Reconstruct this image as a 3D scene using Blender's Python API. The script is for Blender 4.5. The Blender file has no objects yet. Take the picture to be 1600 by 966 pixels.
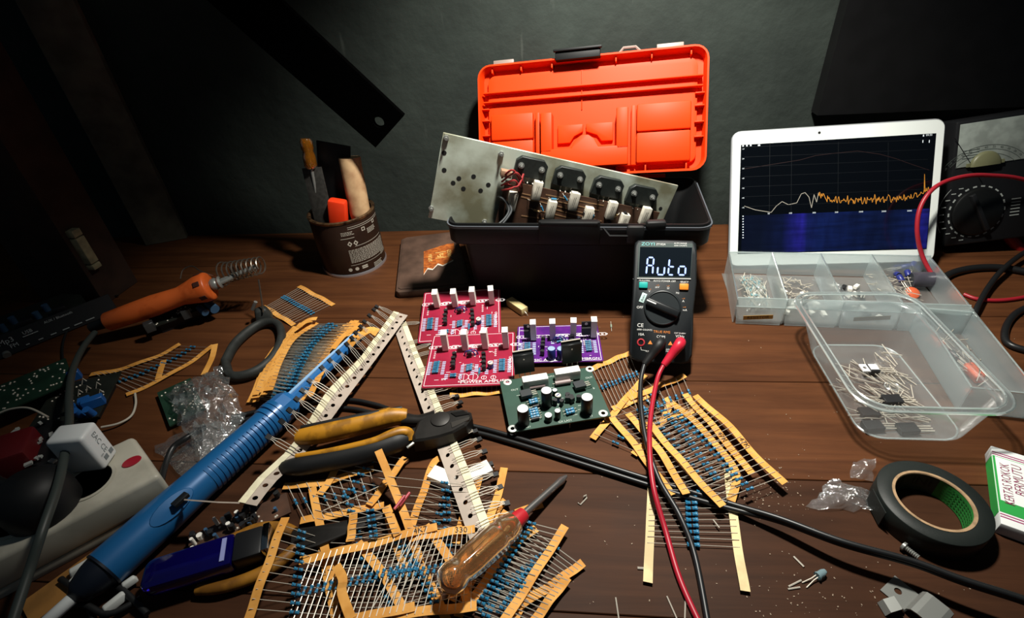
import bpy, bmesh, math, random
from mathutils import Vector as V, Matrix as MX
random.seed(7)
SC = bpy.context.scene
COL = SC.collection
PI = math.pi
# ---------------------------------------------------------------- camera
FPX, PITCH, ROLL, EYE = 800.0, math.radians(35), math.radians(4.5), V((0, 0, .355))
_c, _s, _ct, _st = math.cos(ROLL), math.sin(ROLL), math.cos(PITCH), math.sin(PITCH)
_L = V((0, -_st, -_ct))
RT = _c*V((1, 0, 0)) + _s*_L
DN = -_s*V((1, 0, 0)) + _c*_L
FW = V((0, _ct, -_st))
cam = bpy.data.cameras.new('camera'); cam_o = bpy.data.objects.new('camera', cam); COL.objects.link(cam_o)
cam.sensor_width = 36; cam.lens = FPX/1600*36; cam.clip_start = .01; cam.clip_end = 50
_m = MX.Identity(4)
for i in range(3):
    _m[i][0] = RT[i]; _m[i][1] = -DN[i]; _m[i][2] = -FW[i]; _m[i][3] = EYE[i]
cam_o.matrix_world = _m
SC.camera = cam_o
# ---------------------------------------------------------------- world, lamp, exposure
w = bpy.data.worlds.new('room_dusk'); SC.world = w; w.use_nodes = True
w.node_tree.nodes['Background'].inputs[0].default_value = (.55, .8, 1.0, 1)
w.node_tree.nodes['Background'].inputs[1].default_value = .03
def spot(name, loc, target, power, size, blend, radius, col):
    l = bpy.data.lights.new(name, 'SPOT'); l.energy = power; l.spot_size = math.radians(size); l.spot_blend = blend
    l.shadow_soft_size = radius; l.color = col
    o = bpy.data.objects.new(name, l); COL.objects.link(o); o.location = loc
    o.rotation_euler = (V(target) - V(loc)).to_track_quat('-Z', 'Y').to_euler()
    return o
# shaded bench lamp hanging over the middle of the bench, just above the picture
spot('bench_lamp', (.13, .45, .65), (.145, .53, 0), 38.0, 107, .9, .028, (1.0, .965, .88))
SC.view_settings.view_transform = 'Standard'; SC.view_settings.look = 'None'
SC.view_settings.gamma = 1; SC.view_settings.use_curve_mapping = False
SC.view_settings.exposure = 0.0
# ---------------------------------------------------------------- pixel -> bench geometry helpers (photo frame 1600 x 966)
def ray(px, py): return RT*((px-800)/FPX) + DN*((py-483)/FPX) + FW
def P(px, py, z=0.0):
    d = ray(px, py); return EYE + d*((z-EYE.z)/d.z)
def PY(px, py, y):
    d = ray(px, py); return EYE + d*(y/d.y)
def PP(pts, z=0.0): return [P(p[0], p[1], p[2] if len(p) > 2 else z) for p in pts]
# ---------------------------------------------------------------- materials
def lin(c):
    if isinstance(c, str):
        c = [int(c[i:i+2], 16)/255 for i in (0, 2, 4)]
    return tuple((x/12.92 if x <= .04045 else ((x+.055)/1.055)**2.4) for x in c) + (1,)
MATS = {}
def mat(name, col='808080', rough=.5, metal=0, spec=.5, noise=0, nscale=200, col2=None, bump=0, trans=0, alpha=1, emit=None, es=1, coat=0, ior=1.45, sss=0):
    if name in MATS: return MATS[name]
    m = bpy.data.materials.new(name); m.use_nodes = True; MATS[name] = m
    nt = m.node_tree; b = nt.nodes['Principled BSDF']; I = b.inputs
    I['Base Color'].default_value = lin(col); I['Roughness'].default_value = rough; I['Metallic'].default_value = metal
    I['Specular IOR Level'].default_value = spec; I['IOR'].default_value = ior
    I['Transmission Weight'].default_value = trans; I['Alpha'].default_value = alpha; I['Coat Weight'].default_value = coat
    if sss: I['Subsurface Weight'].default_value = sss; I['Subsurface Radius'].default_value = (.01, .005, .003)
    if emit: I['Emission Color'].default_value = lin(emit); I['Emission Strength'].default_value = es
    if noise or bump:
        tc = nt.nodes.new('ShaderNodeTexCoord'); n = nt.nodes.new('ShaderNodeTexNoise')
        n.inputs['Scale'].default_value = nscale; n.inputs['Detail'].default_value = 6
        nt.links.new(tc.outputs['Object'], n.inputs['Vector'])
        if noise:
            r = nt.nodes.new('ShaderNodeValToRGB'); r.color_ramp.elements[0].position = .5-.5*noise*.6; r.color_ramp.elements[1].position = .5+.5*noise*.6
            a = lin(col); d = lin(col2) if col2 else tuple(x*(1-noise) for x in a[:3]) + (1,)
            r.color_ramp.elements[0].color = d; r.color_ramp.elements[1].color = a
            nt.links.new(n.outputs['Fac'], r.inputs['Fac']); nt.links.new(r.outputs['Color'], I['Base Color'])
        if bump:
            bp = nt.nodes.new('ShaderNodeBump'); bp.inputs['Strength'].default_value = bump; bp.inputs['Distance'].default_value = .001
            nt.links.new(n.outputs['Fac'], bp.inputs['Height']); nt.links.new(bp.outputs['Normal'], I['Normal'])
    return m
# ---------------------------------------------------------------- mesh builder
class MB:
    def __init__(s): s.v = []; s.f = []; s.m = []; s.sm = []; s.T = None
    def add(s, vs, fs, mi=0, smooth=False):
        o = len(s.v)
        s.v += [(s.T @ V(v)) if s.T else V(v) for v in vs]
        s.f += [tuple(i+o for i in f) for f in fs]; s.m += [mi]*len(fs); s.sm += [smooth]*len(fs)
        return s
    def box(s, c, d, R=None, mi=0, top=None):
        x, y, z = d[0]/2, d[1]/2, d[2]/2
        t = top or (1, 1)
        q = [(-x, -y, -z), (x, -y, -z), (x, y, -z), (-x, y, -z), (-x*t[0], -y*t[1], z), (x*t[0], -y*t[1], z), (x*t[0], y*t[1], z), (-x*t[0], y*t[1], z)]
        if isinstance(R, (int, float)): R = MX.Rotation(R, 3, 'Z')
        c = V(c); q = [((R @ V(p)) if R else V(p)) + c for p in q]
        return s.add(q, [(3, 2, 1, 0), (4, 5, 6, 7), (0, 1, 5, 4), (1, 2, 6, 5), (2, 3, 7, 6), (3, 0, 4, 7)], mi)
    def cyl(s, a, b, r0, r1=None, n=12, mi=0, cap=True, smooth=True):
        a, b = V(a), V(b); r1 = r0 if r1 is None else r1
        return s.tube([a, b], [r0, r1], n, mi, cap, smooth)
    def tube(s, pts, r, n=8, mi=0, cap=True, smooth=True, flat=1.0, up=None, closed=False):
        pts = [V(p) for p in pts]; k = len(pts)
        rs = r if isinstance(r, (list, tuple)) else [r]*k
        vs = []; N = None
        for i, p in enumerate(pts):
            if closed: t = pts[(i+1) % k] - pts[i-1]
            else: t = pts[min(i+1, k-1)] - pts[max(i-1, 0)]
            t = t.normalized() if t.length > 1e-12 else V((0, 0, 1))
            if up is not None: N = V(up) - t*t.dot(V(up))
            elif N is None: N = (V((0, 0, 1)) if abs(t.z) < .9 else V((1, 0, 0))); N = N - t*t.dot(N)
            else: N = N - t*t.dot(N)
            if N.length < 1e-9: N = t.orthogonal()
            N.normalize(); B = t.cross(N)
            for j in range(n):
                a = 2*PI*(j+.5)/n
                vs.append(p + B*(math.cos(a)*rs[i]) + N*(math.sin(a)*rs[i]*flat))
        fs = []
        for i in range(k if closed else k-1):
            i2 = (i+1) % k
            for j in range(n):
                j2 = (j+1) % n
                fs.append((i*n+j, i*n+j2, i2*n+j2, i2*n+j))
        s.add(vs, fs, mi, smooth)
        if cap and not closed:
            o = len(s.v)-len(vs)
            s.f += [tuple(o+j for j in range(n))[::-1], tuple(o+(k-1)*n+j for j in range(n))]; s.m += [mi]*2; s.sm += [False]*2
        return s
    def lathe(s, prof, n=24, mi=0, M=None, smooth=True, sx=1, sy=1, a0=0, a1=2*PI):
        k = len(prof); vs = []; full = abs(a1-a0-2*PI) < 1e-6; nn = n if full else n+1
        for r, z in prof:
            for j in range(nn):
                a = a0+(a1-a0)*j/n; p = V((r*math.cos(a)*sx, r*math.sin(a)*sy, z)); vs.append(M @ p if M else p)
        fs = []
        for i in range(k-1):
            for j in range(n):
                j2 = (j+1) % nn
                fs.append((i*nn+j, i*nn+j2, (i+1)*nn+j2, (i+1)*nn+j))
        mi_l = mi if isinstance(mi, (list, tuple)) else None
        s.add(vs, fs, 0 if mi_l else mi, smooth)
        if mi_l:
            o = len(s.m)-len(fs)
            for i in range(k-1):
                for j in range(n): s.m[o+i*n+j] = mi_l[i]
        return s
    def prism(s, poly, z0, z1, mi=0, M=None, smooth=False):
        n = len(poly); vs = [V((x, y, z0)) for x, y in poly] + [V((x, y, z1)) for x, y in poly]
        if M: vs = [M @ v for v in vs]
        s.add(vs, [tuple(range(n))[::-1], tuple(range(n, 2*n))], mi)
        o = len(s.v)-2*n
        s.f += [(o+i, o+(i+1) % n, o+n+(i+1) % n, o+n+i) for i in range(n)]; s.m += [mi]*n; s.sm += [smooth]*n
        return s
    def quad(s, a, b, c, d, mi=0): return s.add([a, b, c, d], [(0, 1, 2, 3)], mi)
    def grid(s, fn, nu, nv, mi=0, smooth=True, cu=False):
        vs = [V(fn(i/nu, j/nv)) for i in range(nu+1) for j in range(nv+1)]
        return s.add(vs, [(i*(nv+1)+j, (i+1)*(nv+1)+j, (i+1)*(nv+1)+j+1, i*(nv+1)+j+1) for i in range(nu) for j in range(nv)], mi, smooth)
    def text(s, t, size, M, mi=0, ax='CENTER', fn=None, sx=1):
        key = (t, ax)
        if key not in _TXT:
            c = bpy.data.curves.new('lettering', 'FONT'); c.body = t; c.size = 1; c.align_x = ax; c.align_y = 'CENTER'; c.resolution_u = 2
            o = bpy.data.objects.new('lettering', c); COL.objects.link(o)
            me = o.evaluated_get(bpy.context.evaluated_depsgraph_get()).to_mesh()
            _TXT[key] = ([v.co.copy() for v in me.vertices], [tuple(p.vertices) for p in me.polygons])
            bpy.data.objects.remove(o); bpy.data.curves.remove(c)
        vs, fs = _TXT[key]
        q = [V((v.x*size*sx, v.y*size, 0)) for v in vs]
        q = [fn(v) for v in q] if fn else [M @ v for v in q]
        return s.add(q, fs, mi)
    def build(s, name, mats, parent=None, bevel=0, seg=2, sharp=True, solid=0):
        me = bpy.data.meshes.new(name)
        me.from_pydata([tuple(v) for v in s.v], [], s.f)
        for mm in (mats if isinstance(mats, (list, tuple)) else [mats]): me.materials.append(mm)
        me.polygons.foreach_set('material_index', s.m); me.polygons.foreach_set('use_smooth', s.sm)
        me.update()
        if bevel:
            bm = bmesh.new(); bm.from_mesh(me)
            bmesh.ops.remove_doubles(bm, verts=bm.verts, dist=1e-6)
            es = [e for e in bm.edges if len(e.link_faces) == 2 and e.calc_face_angle(0) > .6]
            bmesh.ops.bevel(bm, geom=es, offset=bevel, segments=seg, affect='EDGES', profile=.5, clamp_overlap=True)
            for f in bm.faces: f.smooth = True
            bm.to_mesh(me); bm.free()
            me.set_sharp_from_angle(angle=.7)
        elif any(s.sm):
            me.set_sharp_from_angle(angle=.9)
        o = bpy.data.objects.new(name, me); COL.objects.link(o)
        if parent: o.parent = parent
        if solid:
            md = o.modifiers.new('thickness', 'SOLIDIFY'); md.thickness = solid; md.offset = 0
        return o
_TXT = {}
def plate_holes(mb, x0, x1, y0, y1, z0, z1, holes, mi=0):
    """flat plate with round through-holes: cells around each hole, the rest as strips"""
    hs = sorted(holes); ys = y0
    mb_cells = []
    def rect(a, b, c, e):
        if b-a > 1e-6 and e-c > 1e-6: mb.box(((a+b)/2, (c+e)/2, (z0+z1)/2), (b-a, e-c, z1-z0), mi=mi)
    def cell(cx, cy, r, h):
        n = 16; ho = [(cx+r*math.cos(2*PI*(i+.5)/n), cy+r*math.sin(2*PI*(i+.5)/n)) for i in range(n)]; ou = []
        for i in range(n):
            a = 2*PI*(i+.5)/n; c_, s_ = math.cos(a), math.sin(a); k = h/max(abs(c_), abs(s_)); ou.append((cx+c_*k, cy+s_*k))
        for ci in range(4):
            j = 2+4*ci  # corner vertices sit between samples: snap the two nearest
        for z, fl in ((z1, 0), (z0, 1)):
            vs = [(x, y, z) for x, y in ou]+[(x, y, z) for x, y in ho]+[(cx+sx*h, cy+sy*h, z) for sx, sy in ((1, 1), (-1, 1), (-1, -1), (1, -1))]
            fs = []
            for i in range(n):
                f = (i, (i+1) % n, n+(i+1) % n, n+i)
                if i % 4 == 1: f = (i, 2*n+i//4, (i+1) % n, n+(i+1) % n, n+i)
                fs.append(f[::-1] if fl else f)
            mb.add(vs, fs, mi)
        mb.add([(x, y, z) for z in (z0, z1) for x, y in ho], [((i+1) % n, i, n+i, n+(i+1) % n) for i in range(n)], mi, True)
    # bands by y around each hole
    cuts = []
    for cx, cy, r in hs: cuts.append((cy-r*1.5, cy+r*1.5, cx, cy, r))
    bands = sorted(set([y0, y1]+[c[0] for c in cuts]+[c[1] for c in cuts]))
    for a, b in zip(bands, bands[1:]):
        mid = (a+b)/2; act = sorted([c for c in cuts if c[0] < mid < c[1]], key=lambda c: c[2]); x = x0
        for c in act:
            h = c[4]*1.5; rect(x, c[2]-h, a, b); x = c[2]+h
        rect(x, x1, a, b)
    for c in cuts: cell(c[2], c[3], c[4], c[4]*1.5)
def frame(o, x, up):
    x = V(x).normalized(); up = V(up); y = up.cross(x).normalized(); z = x.cross(y)
    m = MX.Identity(4)
    for i in range(3): m[i][0] = x[i]; m[i][1] = y[i]; m[i][2] = z[i]; m[i][3] = o[i]
    return m
def TR(x=0, y=0, z=0, rz=0, rx=0, ry=0):
    return MX.Translation((x, y, z)) @ MX.Rotation(rz, 4, 'Z') @ MX.Rotation(ry, 4, 'Y') @ MX.Rotation(rx, 4, 'X')
def tag(o, label, cat, group=None, kind=None):
    if label: o['label'] = label
    if cat: o['category'] = cat
    if group: o['group'] = group
    if kind: o['kind'] = kind
    return o
def thing(name, label, cat, M=None, group=None):
    o = bpy.data.objects.new(name, None); COL.objects.link(o); o.empty_display_size = .01
    if M is not None: o.matrix_world = M
    return tag(o, label, cat, group)
def smooth_path(pts, n=8):
    pts = [V(p) for p in pts]; out = []
    for i in range(len(pts)-1):
        p0 = pts[max(i-1, 0)]; p1 = pts[i]; p2 = pts[i+1]; p3 = pts[min(i+2, len(pts)-1)]
        for j in range(n):
            t = j/n
            out.append(.5*((2*p1)+(p2-p0)*t+(2*p0-5*p1+4*p2-p3)*t*t+(3*p1-p0-3*p2+p3)*t**3))
    out.append(pts[-1]); return out
def resample(pts, n):
    pts = [V(p) for p in pts]; L = [0]
    for a, b in zip(pts, pts[1:]): L.append(L[-1]+(b-a).length)
    out = []; k = 0
    for i in range(n):
        d = L[-1]*i/(n-1)
        while k < len(pts)-2 and L[k+1] < d: k += 1
        t = (d-L[k])/max(L[k+1]-L[k], 1e-9); out.append(pts[k].lerp(pts[k+1], min(max(t, 0), 1)))
    return out
def rrect(w, h, r, n=4, cx=0, cy=0):
    o = []
    for sx, sy, a0 in ((1, 1, 0), (-1, 1, PI/2), (-1, -1, PI), (1, -1, 1.5*PI)):
        for k in range(n+1):
            a = a0+PI/2*k/n; o.append((cx+sx*(w/2-r)+r*math.cos(a), cy+sy*(h/2-r)+r*math.sin(a)))
    return o
def film_mat(name, tint, gloss, diff, rough=.12, bump=0, nscale=150):
    """thin clear plastic: see-through with a fresnel gloss and a little milky scatter"""
    m = bpy.data.materials.new(name); m.use_nodes = True; MATS[name] = m; nt = m.node_tree; nt.nodes.remove(nt.nodes['Principled BSDF'])
    out = nt.nodes['Material Output']; tr = nt.nodes.new('ShaderNodeBsdfTransparent'); tr.inputs[0].default_value = (.96, .98, .98, 1)
    gl = nt.nodes.new('ShaderNodeBsdfGlossy'); gl.inputs['Roughness'].default_value = rough; gl.inputs['Color'].default_value = (1, 1, 1, 1)
    df = nt.nodes.new('ShaderNodeBsdfDiffuse'); df.inputs[0].default_value = lin(tint); tl = nt.nodes.new('ShaderNodeBsdfTranslucent'); tl.inputs[0].default_value = lin(tint)
    mk = nt.nodes.new('ShaderNodeMixShader'); mk.inputs[0].default_value = .5; nt.links.new(df.outputs[0], mk.inputs[1]); nt.links.new(tl.outputs[0], mk.inputs[2])
    m1 = nt.nodes.new('ShaderNodeMixShader'); m1.inputs[0].default_value = diff; nt.links.new(tr.outputs[0], m1.inputs[1]); nt.links.new(mk.outputs[0], m1.inputs[2])
    lw = nt.nodes.new('ShaderNodeLayerWeight'); lw.inputs['Blend'].default_value = .25
    mu = nt.nodes.new('ShaderNodeMath'); mu.operation = 'MULTIPLY_ADD'; mu.inputs[1].default_value = gloss; mu.inputs[2].default_value = gloss*.25; nt.links.new(lw.outputs['Fresnel'], mu.inputs[0])
    m2 = nt.nodes.new('ShaderNodeMixShader'); nt.links.new(mu.outputs[0], m2.inputs[0]); nt.links.new(m1.outputs[0], m2.inputs[1]); nt.links.new(gl.outputs[0], m2.inputs[2])
    if bump:
        tc = nt.nodes.new('ShaderNodeTexCoord'); n = nt.nodes.new('ShaderNodeTexNoise'); n.inputs['Scale'].default_value = nscale; n.inputs['Detail'].default_value = 3; nt.links.new(tc.outputs['Object'], n.inputs['Vector'])
        bp = nt.nodes.new('ShaderNodeBump'); bp.inputs['Strength'].default_value = bump; bp.inputs['Distance'].default_value = .03; nt.links.new(n.outputs['Fac'], bp.inputs['Height'])
        nt.links.new(bp.outputs['Normal'], gl.inputs['Normal'])
    nt.links.new(m2.outputs[0], out.inputs['Surface']); return m
# common materials
M_black = mat('black_plastic', '17181a', .42)
M_rubber = mat('black_rubber', '121314', .55)
M_steel = mat('bright_steel', '8e908c', .38, .5)
M_lead = mat('tinned_lead', 'cfc8ba', .35, .35)
M_white = mat('white_print', 'e8e8e4', .6)
M_ceram = mat('white_ceramic', 'f2eee4', .55, bump=.15, nscale=900)
M_chrome = mat('chrome', 'dddddd', .12, 1)
M_chip = mat('black_epoxy', '1b1c1e', .5)
M_bluebody = mat('blue_resistor_lacquer', '2b7398', .35, coat=.3)
M_bandd = mat('resistor_band_dark', '3a2a22', .4)
M_tape = mat('ochre_paper_tape', 'e0a24e', .7, noise=.25, nscale=60, col2='cf8f3c', bump=.1)
M_cable = mat('black_cable_sheath', '191a1b', .38)
# ================================================================ the setting
WU = V((.9917, -.1287, 0)); WN = V((-.1287, -.9917, 0))           # along the wall, out of the wall
W0 = V((0, .7260, 0))
def WP(u, d=0, z=0): return W0 + WU*u + WN*d + V((0, 0, z))
WM = frame(W0, WU, (0, 0, 1))                                     # local x along wall, y into the wall, z up
def wall_material():
    m = bpy.data.materials.new('sooty_plaster'); m.use_nodes = True; nt = m.node_tree; b = nt.nodes['Principled BSDF']
    b.inputs['Roughness'].default_value = .85; b.inputs['Specular IOR Level'].default_value = .25
    tc = nt.nodes.new('ShaderNodeTexCoord')
    n = nt.nodes.new('ShaderNodeTexNoise'); n.inputs['Scale'].default_value = 7; n.inputs['Detail'].default_value = 8; n.inputs['Roughness'].default_value = .6
    r = nt.nodes.new('ShaderNodeValToRGB'); r.color_ramp.elements[0].position = .3; r.color_ramp.elements[1].position = .75
    r.color_ramp.elements[0].color = lin('262c29'); r.color_ramp.elements[1].color = lin('3b433e')
    nt.links.new(tc.outputs['Object'], n.inputs['Vector']); nt.links.new(n.outputs['Fac'], r.inputs['Fac'])
    mp = nt.nodes.new('ShaderNodeMapping'); mp.inputs['Rotation'].default_value = (0, .6, 0); mp.inputs['Scale'].default_value = (60, 60, 9)
    n2 = nt.nodes.new('ShaderNodeTexNoise'); n2.inputs['Scale'].default_value = 1; n2.inputs['Detail'].default_value = 3
    nt.links.new(tc.outputs['Object'], mp.inputs['Vector']); nt.links.new(mp.outputs['Vector'], n2.inputs['Vector'])
    r2 = nt.nodes.new('ShaderNodeValToRGB'); r2.color_ramp.elements[0].position = .68; r2.color_ramp.elements[1].position = .80
    r2.color_ramp.elements[0].color = (0, 0, 0, 1); r2.color_ramp.elements[1].color = (.45, .45, .45, 1)
    nt.links.new(n2.outputs['Fac'], r2.inputs['Fac'])
    mx = nt.nodes.new('ShaderNodeMixRGB'); mx.inputs['Color2'].default_value = lin('6a716a')
    nt.links.new(r2.outputs['Color'], mx.inputs['Fac']); nt.links.new(r.outputs['Color'], mx.inputs['Color1'])
    nt.links.new(mx.outputs['Color'], b.inputs['Base Color'])
    bp = nt.nodes.new('ShaderNodeBump'); bp.inputs['Strength'].default_value = .35; bp.inputs['Distance'].default_value = .004
    n3 = nt.nodes.new('ShaderNodeTexNoise'); n3.inputs['Scale'].default_value = 60; n3.inputs['Detail'].default_value = 6
    nt.links.new(tc.outputs['Object'], n3.inputs['Vector'])
    nt.links.new(n3.outputs['Fac'], bp.inputs['Height']); nt.links.new(bp.outputs['Normal'], b.inputs['Normal'])
    return m
fl = MB().box((0, 0, -.78), (3.4, 3.0, .04)).build('floor', mat('concrete_floor', '2a2826', .9)); fl['kind'] = 'structure'
wb = MB().box((0, .03, .12), (3.4, .06, 1.76)).build('wall_back', wall_material()); wb.matrix_world = WM; wb['kind'] = 'structure'

def wood(name, c0, c1, rough=.42, scale=1.0):
    m = bpy.data.materials.new(name); m.use_nodes = True; nt = m.node_tree; b = nt.nodes['Principled BSDF']
    tc = nt.nodes.new('ShaderNodeTexCoord'); mp = nt.nodes.new('ShaderNodeMapping'); mp.inputs['Scale'].default_value = (3*scale, 42*scale, 42*scale)
    oi = nt.nodes.new('ShaderNodeObjectInfo'); ad = nt.nodes.new('ShaderNodeVectorMath'); ad.operation = 'ADD'
    nt.links.new(tc.outputs['Object'], ad.inputs[0]); nt.links.new(oi.outputs['Random'], ad.inputs[1])
    nt.links.new(ad.outputs[0], mp.inputs['Vector'])
    n = nt.nodes.new('ShaderNodeTexNoise'); n.inputs['Scale'].default_value = 1.6; n.inputs['Detail'].default_value = 9; n.inputs['Roughness'].default_value = .65; n.inputs['Distortion'].default_value = .6
    nt.links.new(mp.outputs['Vector'], n.inputs['Vector'])
    r = nt.nodes.new('ShaderNodeValToRGB'); r.color_ramp.elements[0].position = .3; r.color_ramp.elements[1].position = .72
    r.color_ramp.elements[0].color = lin(c0); r.color_ramp.elements[1].color = lin(c1)
    nt.links.new(n.outputs['Fac'], r.inputs['Fac'])
    n2 = nt.nodes.new('ShaderNodeTexNoise'); n2.inputs['Scale'].default_value = 9; n2.inputs['Detail'].default_value = 7
    nt.links.new(tc.outputs['Object'], n2.inputs['Vector'])
    r2 = nt.nodes.new('ShaderNodeValToRGB'); r2.color_ramp.elements[0].position = .35; r2.color_ramp.elements[1].position = .7
    r2.color_ramp.elements[0].color = (.7, .7, .7, 1); r2.color_ramp.elements[1].color = (1.1, 1.1, 1.1, 1)
    nt.links.new(n2.outputs['Fac'], r2.inputs['Fac'])
    mx = nt.nodes.new('ShaderNodeMixRGB'); mx.blend_type = 'MULTIPLY'; mx.inputs['Fac'].default_value = .8
    nt.links.new(r.outputs['Color'], mx.inputs['Color1']); nt.links.new(r2.outputs['Color'], mx.inputs['Color2'])
    nt.links.new(mx.outputs['Color'], b.inputs['Base Color'])
    rr = nt.nodes.new('ShaderNodeMapRange'); rr.inputs['To Min'].default_value = rough-.1; rr.inputs['To Max'].default_value = rough+.15
    nt.links.new(n2.outputs['Fac'], rr.inputs['Value']); nt.links.new(rr.outputs['Result'], b.inputs['Roughness'])
    b.inputs['Specular IOR Level'].default_value = .10
    bp = nt.nodes.new('ShaderNodeBump'); bp.inputs['Strength'].default_value = .12; bp.inputs['Distance'].default_value = .001
    nt.links.new(n.outputs['Fac'], bp.inputs['Height']); nt.links.new(bp.outputs['Normal'], b.inputs['Normal'])
    return m
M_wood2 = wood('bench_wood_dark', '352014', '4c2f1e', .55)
M_wood = wood('bench_wood', '442716', '633c22', .55)
# bench top of wide planks laid along the wall
bench = thing('workbench', 'brown varnished wooden workbench top of wide planks under everything', 'workbench', WM)
edges = [0, -.105, -.235, -.340, -.4515, -.560, -.675, -.80]
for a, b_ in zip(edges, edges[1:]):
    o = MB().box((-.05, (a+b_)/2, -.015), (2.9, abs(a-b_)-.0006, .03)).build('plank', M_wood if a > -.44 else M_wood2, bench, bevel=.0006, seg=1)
M_apron = mat('bench_apron_dark', '2a1a10', .7)
MB().box((-.05, -.40, -.05), (2.8, .7, .04)).build('under_frame', M_apron, bench)

M_post = mat('weathered_post_wood', '6d6a5c', .8, noise=.4, nscale=30, bump=.3)
pm = frame(P(292, 372), (V((1, .28, 0))), (0, 0, 1))
o = MB().box((-.03, .02, .40), (.062, .045, .80)).build('timber_post', M_post, None, bevel=.002); o.matrix_world = pm
tag(o, 'grey timber post standing upright against the dark wall', 'post')
M_post2 = mat('dark_brown_post_wood', '3d2a20', .8, noise=.4, nscale=30, bump=.3)
pp = thing('shelf_leg', 'dark brown shelf leg with a cream strip on its edge, far left', 'post', frame(P(175, 478), V((1, -.2, 0)), (0, 0, 1)))
MB().box((-.06, .03, .35), (.10, .06, .70)).build('leg_board', M_post2, pp, bevel=.002)
M_cream = mat('cream_masking_strip', 'a39a78', .75, noise=.3, nscale=80)
MB().box((-.0095, .012, .078), (.0190, .012, .036)).box((-.0095, .012, .102), (.0190, .012, .009)).box((-.0095, .012, .055), (.0190, .012, .007)).build('cream_strip', M_cream, pp, bevel=.001)
# black perforated bar hanging in front of the wall
a, b_ = PY(592, 186, .645), PY(310, -70, .645)
bm_ = frame(a, (b_-a), WN)
w_ = .028
br = MB()
plate_holes(br, -.018, .018, -w_, w_, 0, .008, [(-.002, 0, .0065)])
br.box((.2005, 0, .004), (.365, 2*w_, .008))
o = br.build('bracket_bar', mat('black_painted_bar', '030303', 1.0, spec=.0)); o.matrix_world = bm_
tag(o, 'black flat bar with a hole at its end, slanting across the upper wall', 'bar')
# black board fixed to the wall at upper right
q = WM.inverted() @ PY(1288, 188, .63)
o = MB().box((q.x+.45, -.012, q.z+.4), (.9, .02, .8)).build('wall_board', mat('black_board_paint', '0d0d0e', .5, noise=.3, nscale=40, bump=.1)); o.matrix_world = WM
tag(o, 'black painted board fixed to the wall above the analogue meter', 'board')
# ================================================================ toolbox, amplifier plate, paint can, brown case
def loft(mb, loops, mi=0, smooth=True, cap0=False, cap1=False):
    n = len(loops[0]); vs = [V(p) for l in loops for p in l]; fs = []
    for i in range(len(loops)-1):
        for j in range(n):
            j2 = (j+1) % n; fs.append((i*n+j, i*n+j2, (i+1)*n+j2, (i+1)*n+j))
    mb.add(vs, fs, mi, smooth); o = len(mb.v)-len(vs)
    if cap0: mb.f.append(tuple(o+j for j in range(n))[::-1]); mb.m.append(mi); mb.sm.append(False)
    if cap1: mb.f.append(tuple(o+(len(loops)-1)*n+j for j in range(n))); mb.m.append(mi); mb.sm.append(False)
    return mb
def rl(w, d, r, z, cx=0, cy=0, n=5): return [(x, y, z) for x, y in rrect(w, d, r, n, cx, cy)]
def on(M, px, py, z=0):
    Mi = M.inverted(); o = Mi @ EYE; d = Mi.to_3x3() @ ray(px, py)
    return o + d*((z-o.z)/d.z)
def axes(t, x, y, n):
    m = MX.Identity(4)
    for i in range(3): m[i][0] = x[i]; m[i][1] = y[i]; m[i][2] = n[i]; m[i][3] = t[i]
    return m
M_tb = mat('toolbox_black_plastic', '0a0b0c', .55, spec=.3, bump=.05, nscale=1500)
M_red = mat('toolbox_red_plastic', 'd83a08', .5, spec=.2)
TBL, TBD, TBH = .280, .133, .115
TBM = frame(V((-.0655, .5145, 0)), V((.2717, -.0519, 0)), (0, 0, 1))
tb = thing('toolbox', 'black plastic toolbox with its red-orange lid open against the wall', 'toolbox', TBM @ MX.Translation((TBL/2, TBD/2, 0)))
m = MB(); w, d = TBL, TBD
loft(m, [rl(w-.050, d-.050, .006, 0), rl(w-.040, d-.042, .009, .004), rl(w-.024, d-.026, .012, .086), rl(w-.004, d-.004, .014, .089), rl(w, d, .014, .092), rl(w, d, .014, .1125), rl(w-.002, d-.002, .013, .115),
         rl(w-.006, d-.006, .011, .115), rl(w-.008, d-.008, .010, .111), rl(w-.030, d-.032, .010, .090), rl(w-.044, d-.046, .007, .004)], cap0=True, cap1=True)
m.build('body', M_tb, tb)
m = MB(); loft(m, [rl(w+.003, d+.003, .0155, .1095), rl(w+.003, d+.003, .0155, .1125), rl(w-.001, d-.001, .0135, .1125)]); m.build('rim_bead', mat('grey_rim_highlight', '50545a', .3), tb)  # lighter grey than the body, painting in the edge highlight along the rim
m = MB(); m.box((-.005, -d/2-.004, .108), (.064, .006, .026)).box((-.005, -d/2-.003, .118), (.060, .010, .005)).build('latch', M_tb, tb, bevel=.0012)
m = MB(); m.box((.063, -d/2-.004, .106), (.018, .007, .020)).box((.083, -d/2-.002, .116), (.020, .010, .010), .1).build('hasp', M_rubber, tb, bevel=.003)
m = MB(); m.tube([(.030, -d/2-.002, .112), (.037, -d/2-.006, .105), (.055, -d/2-.006, .105), (.060, -d/2-.002, .112)], .0014, 6).build('padlock_loop', M_tb, tb)
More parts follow.
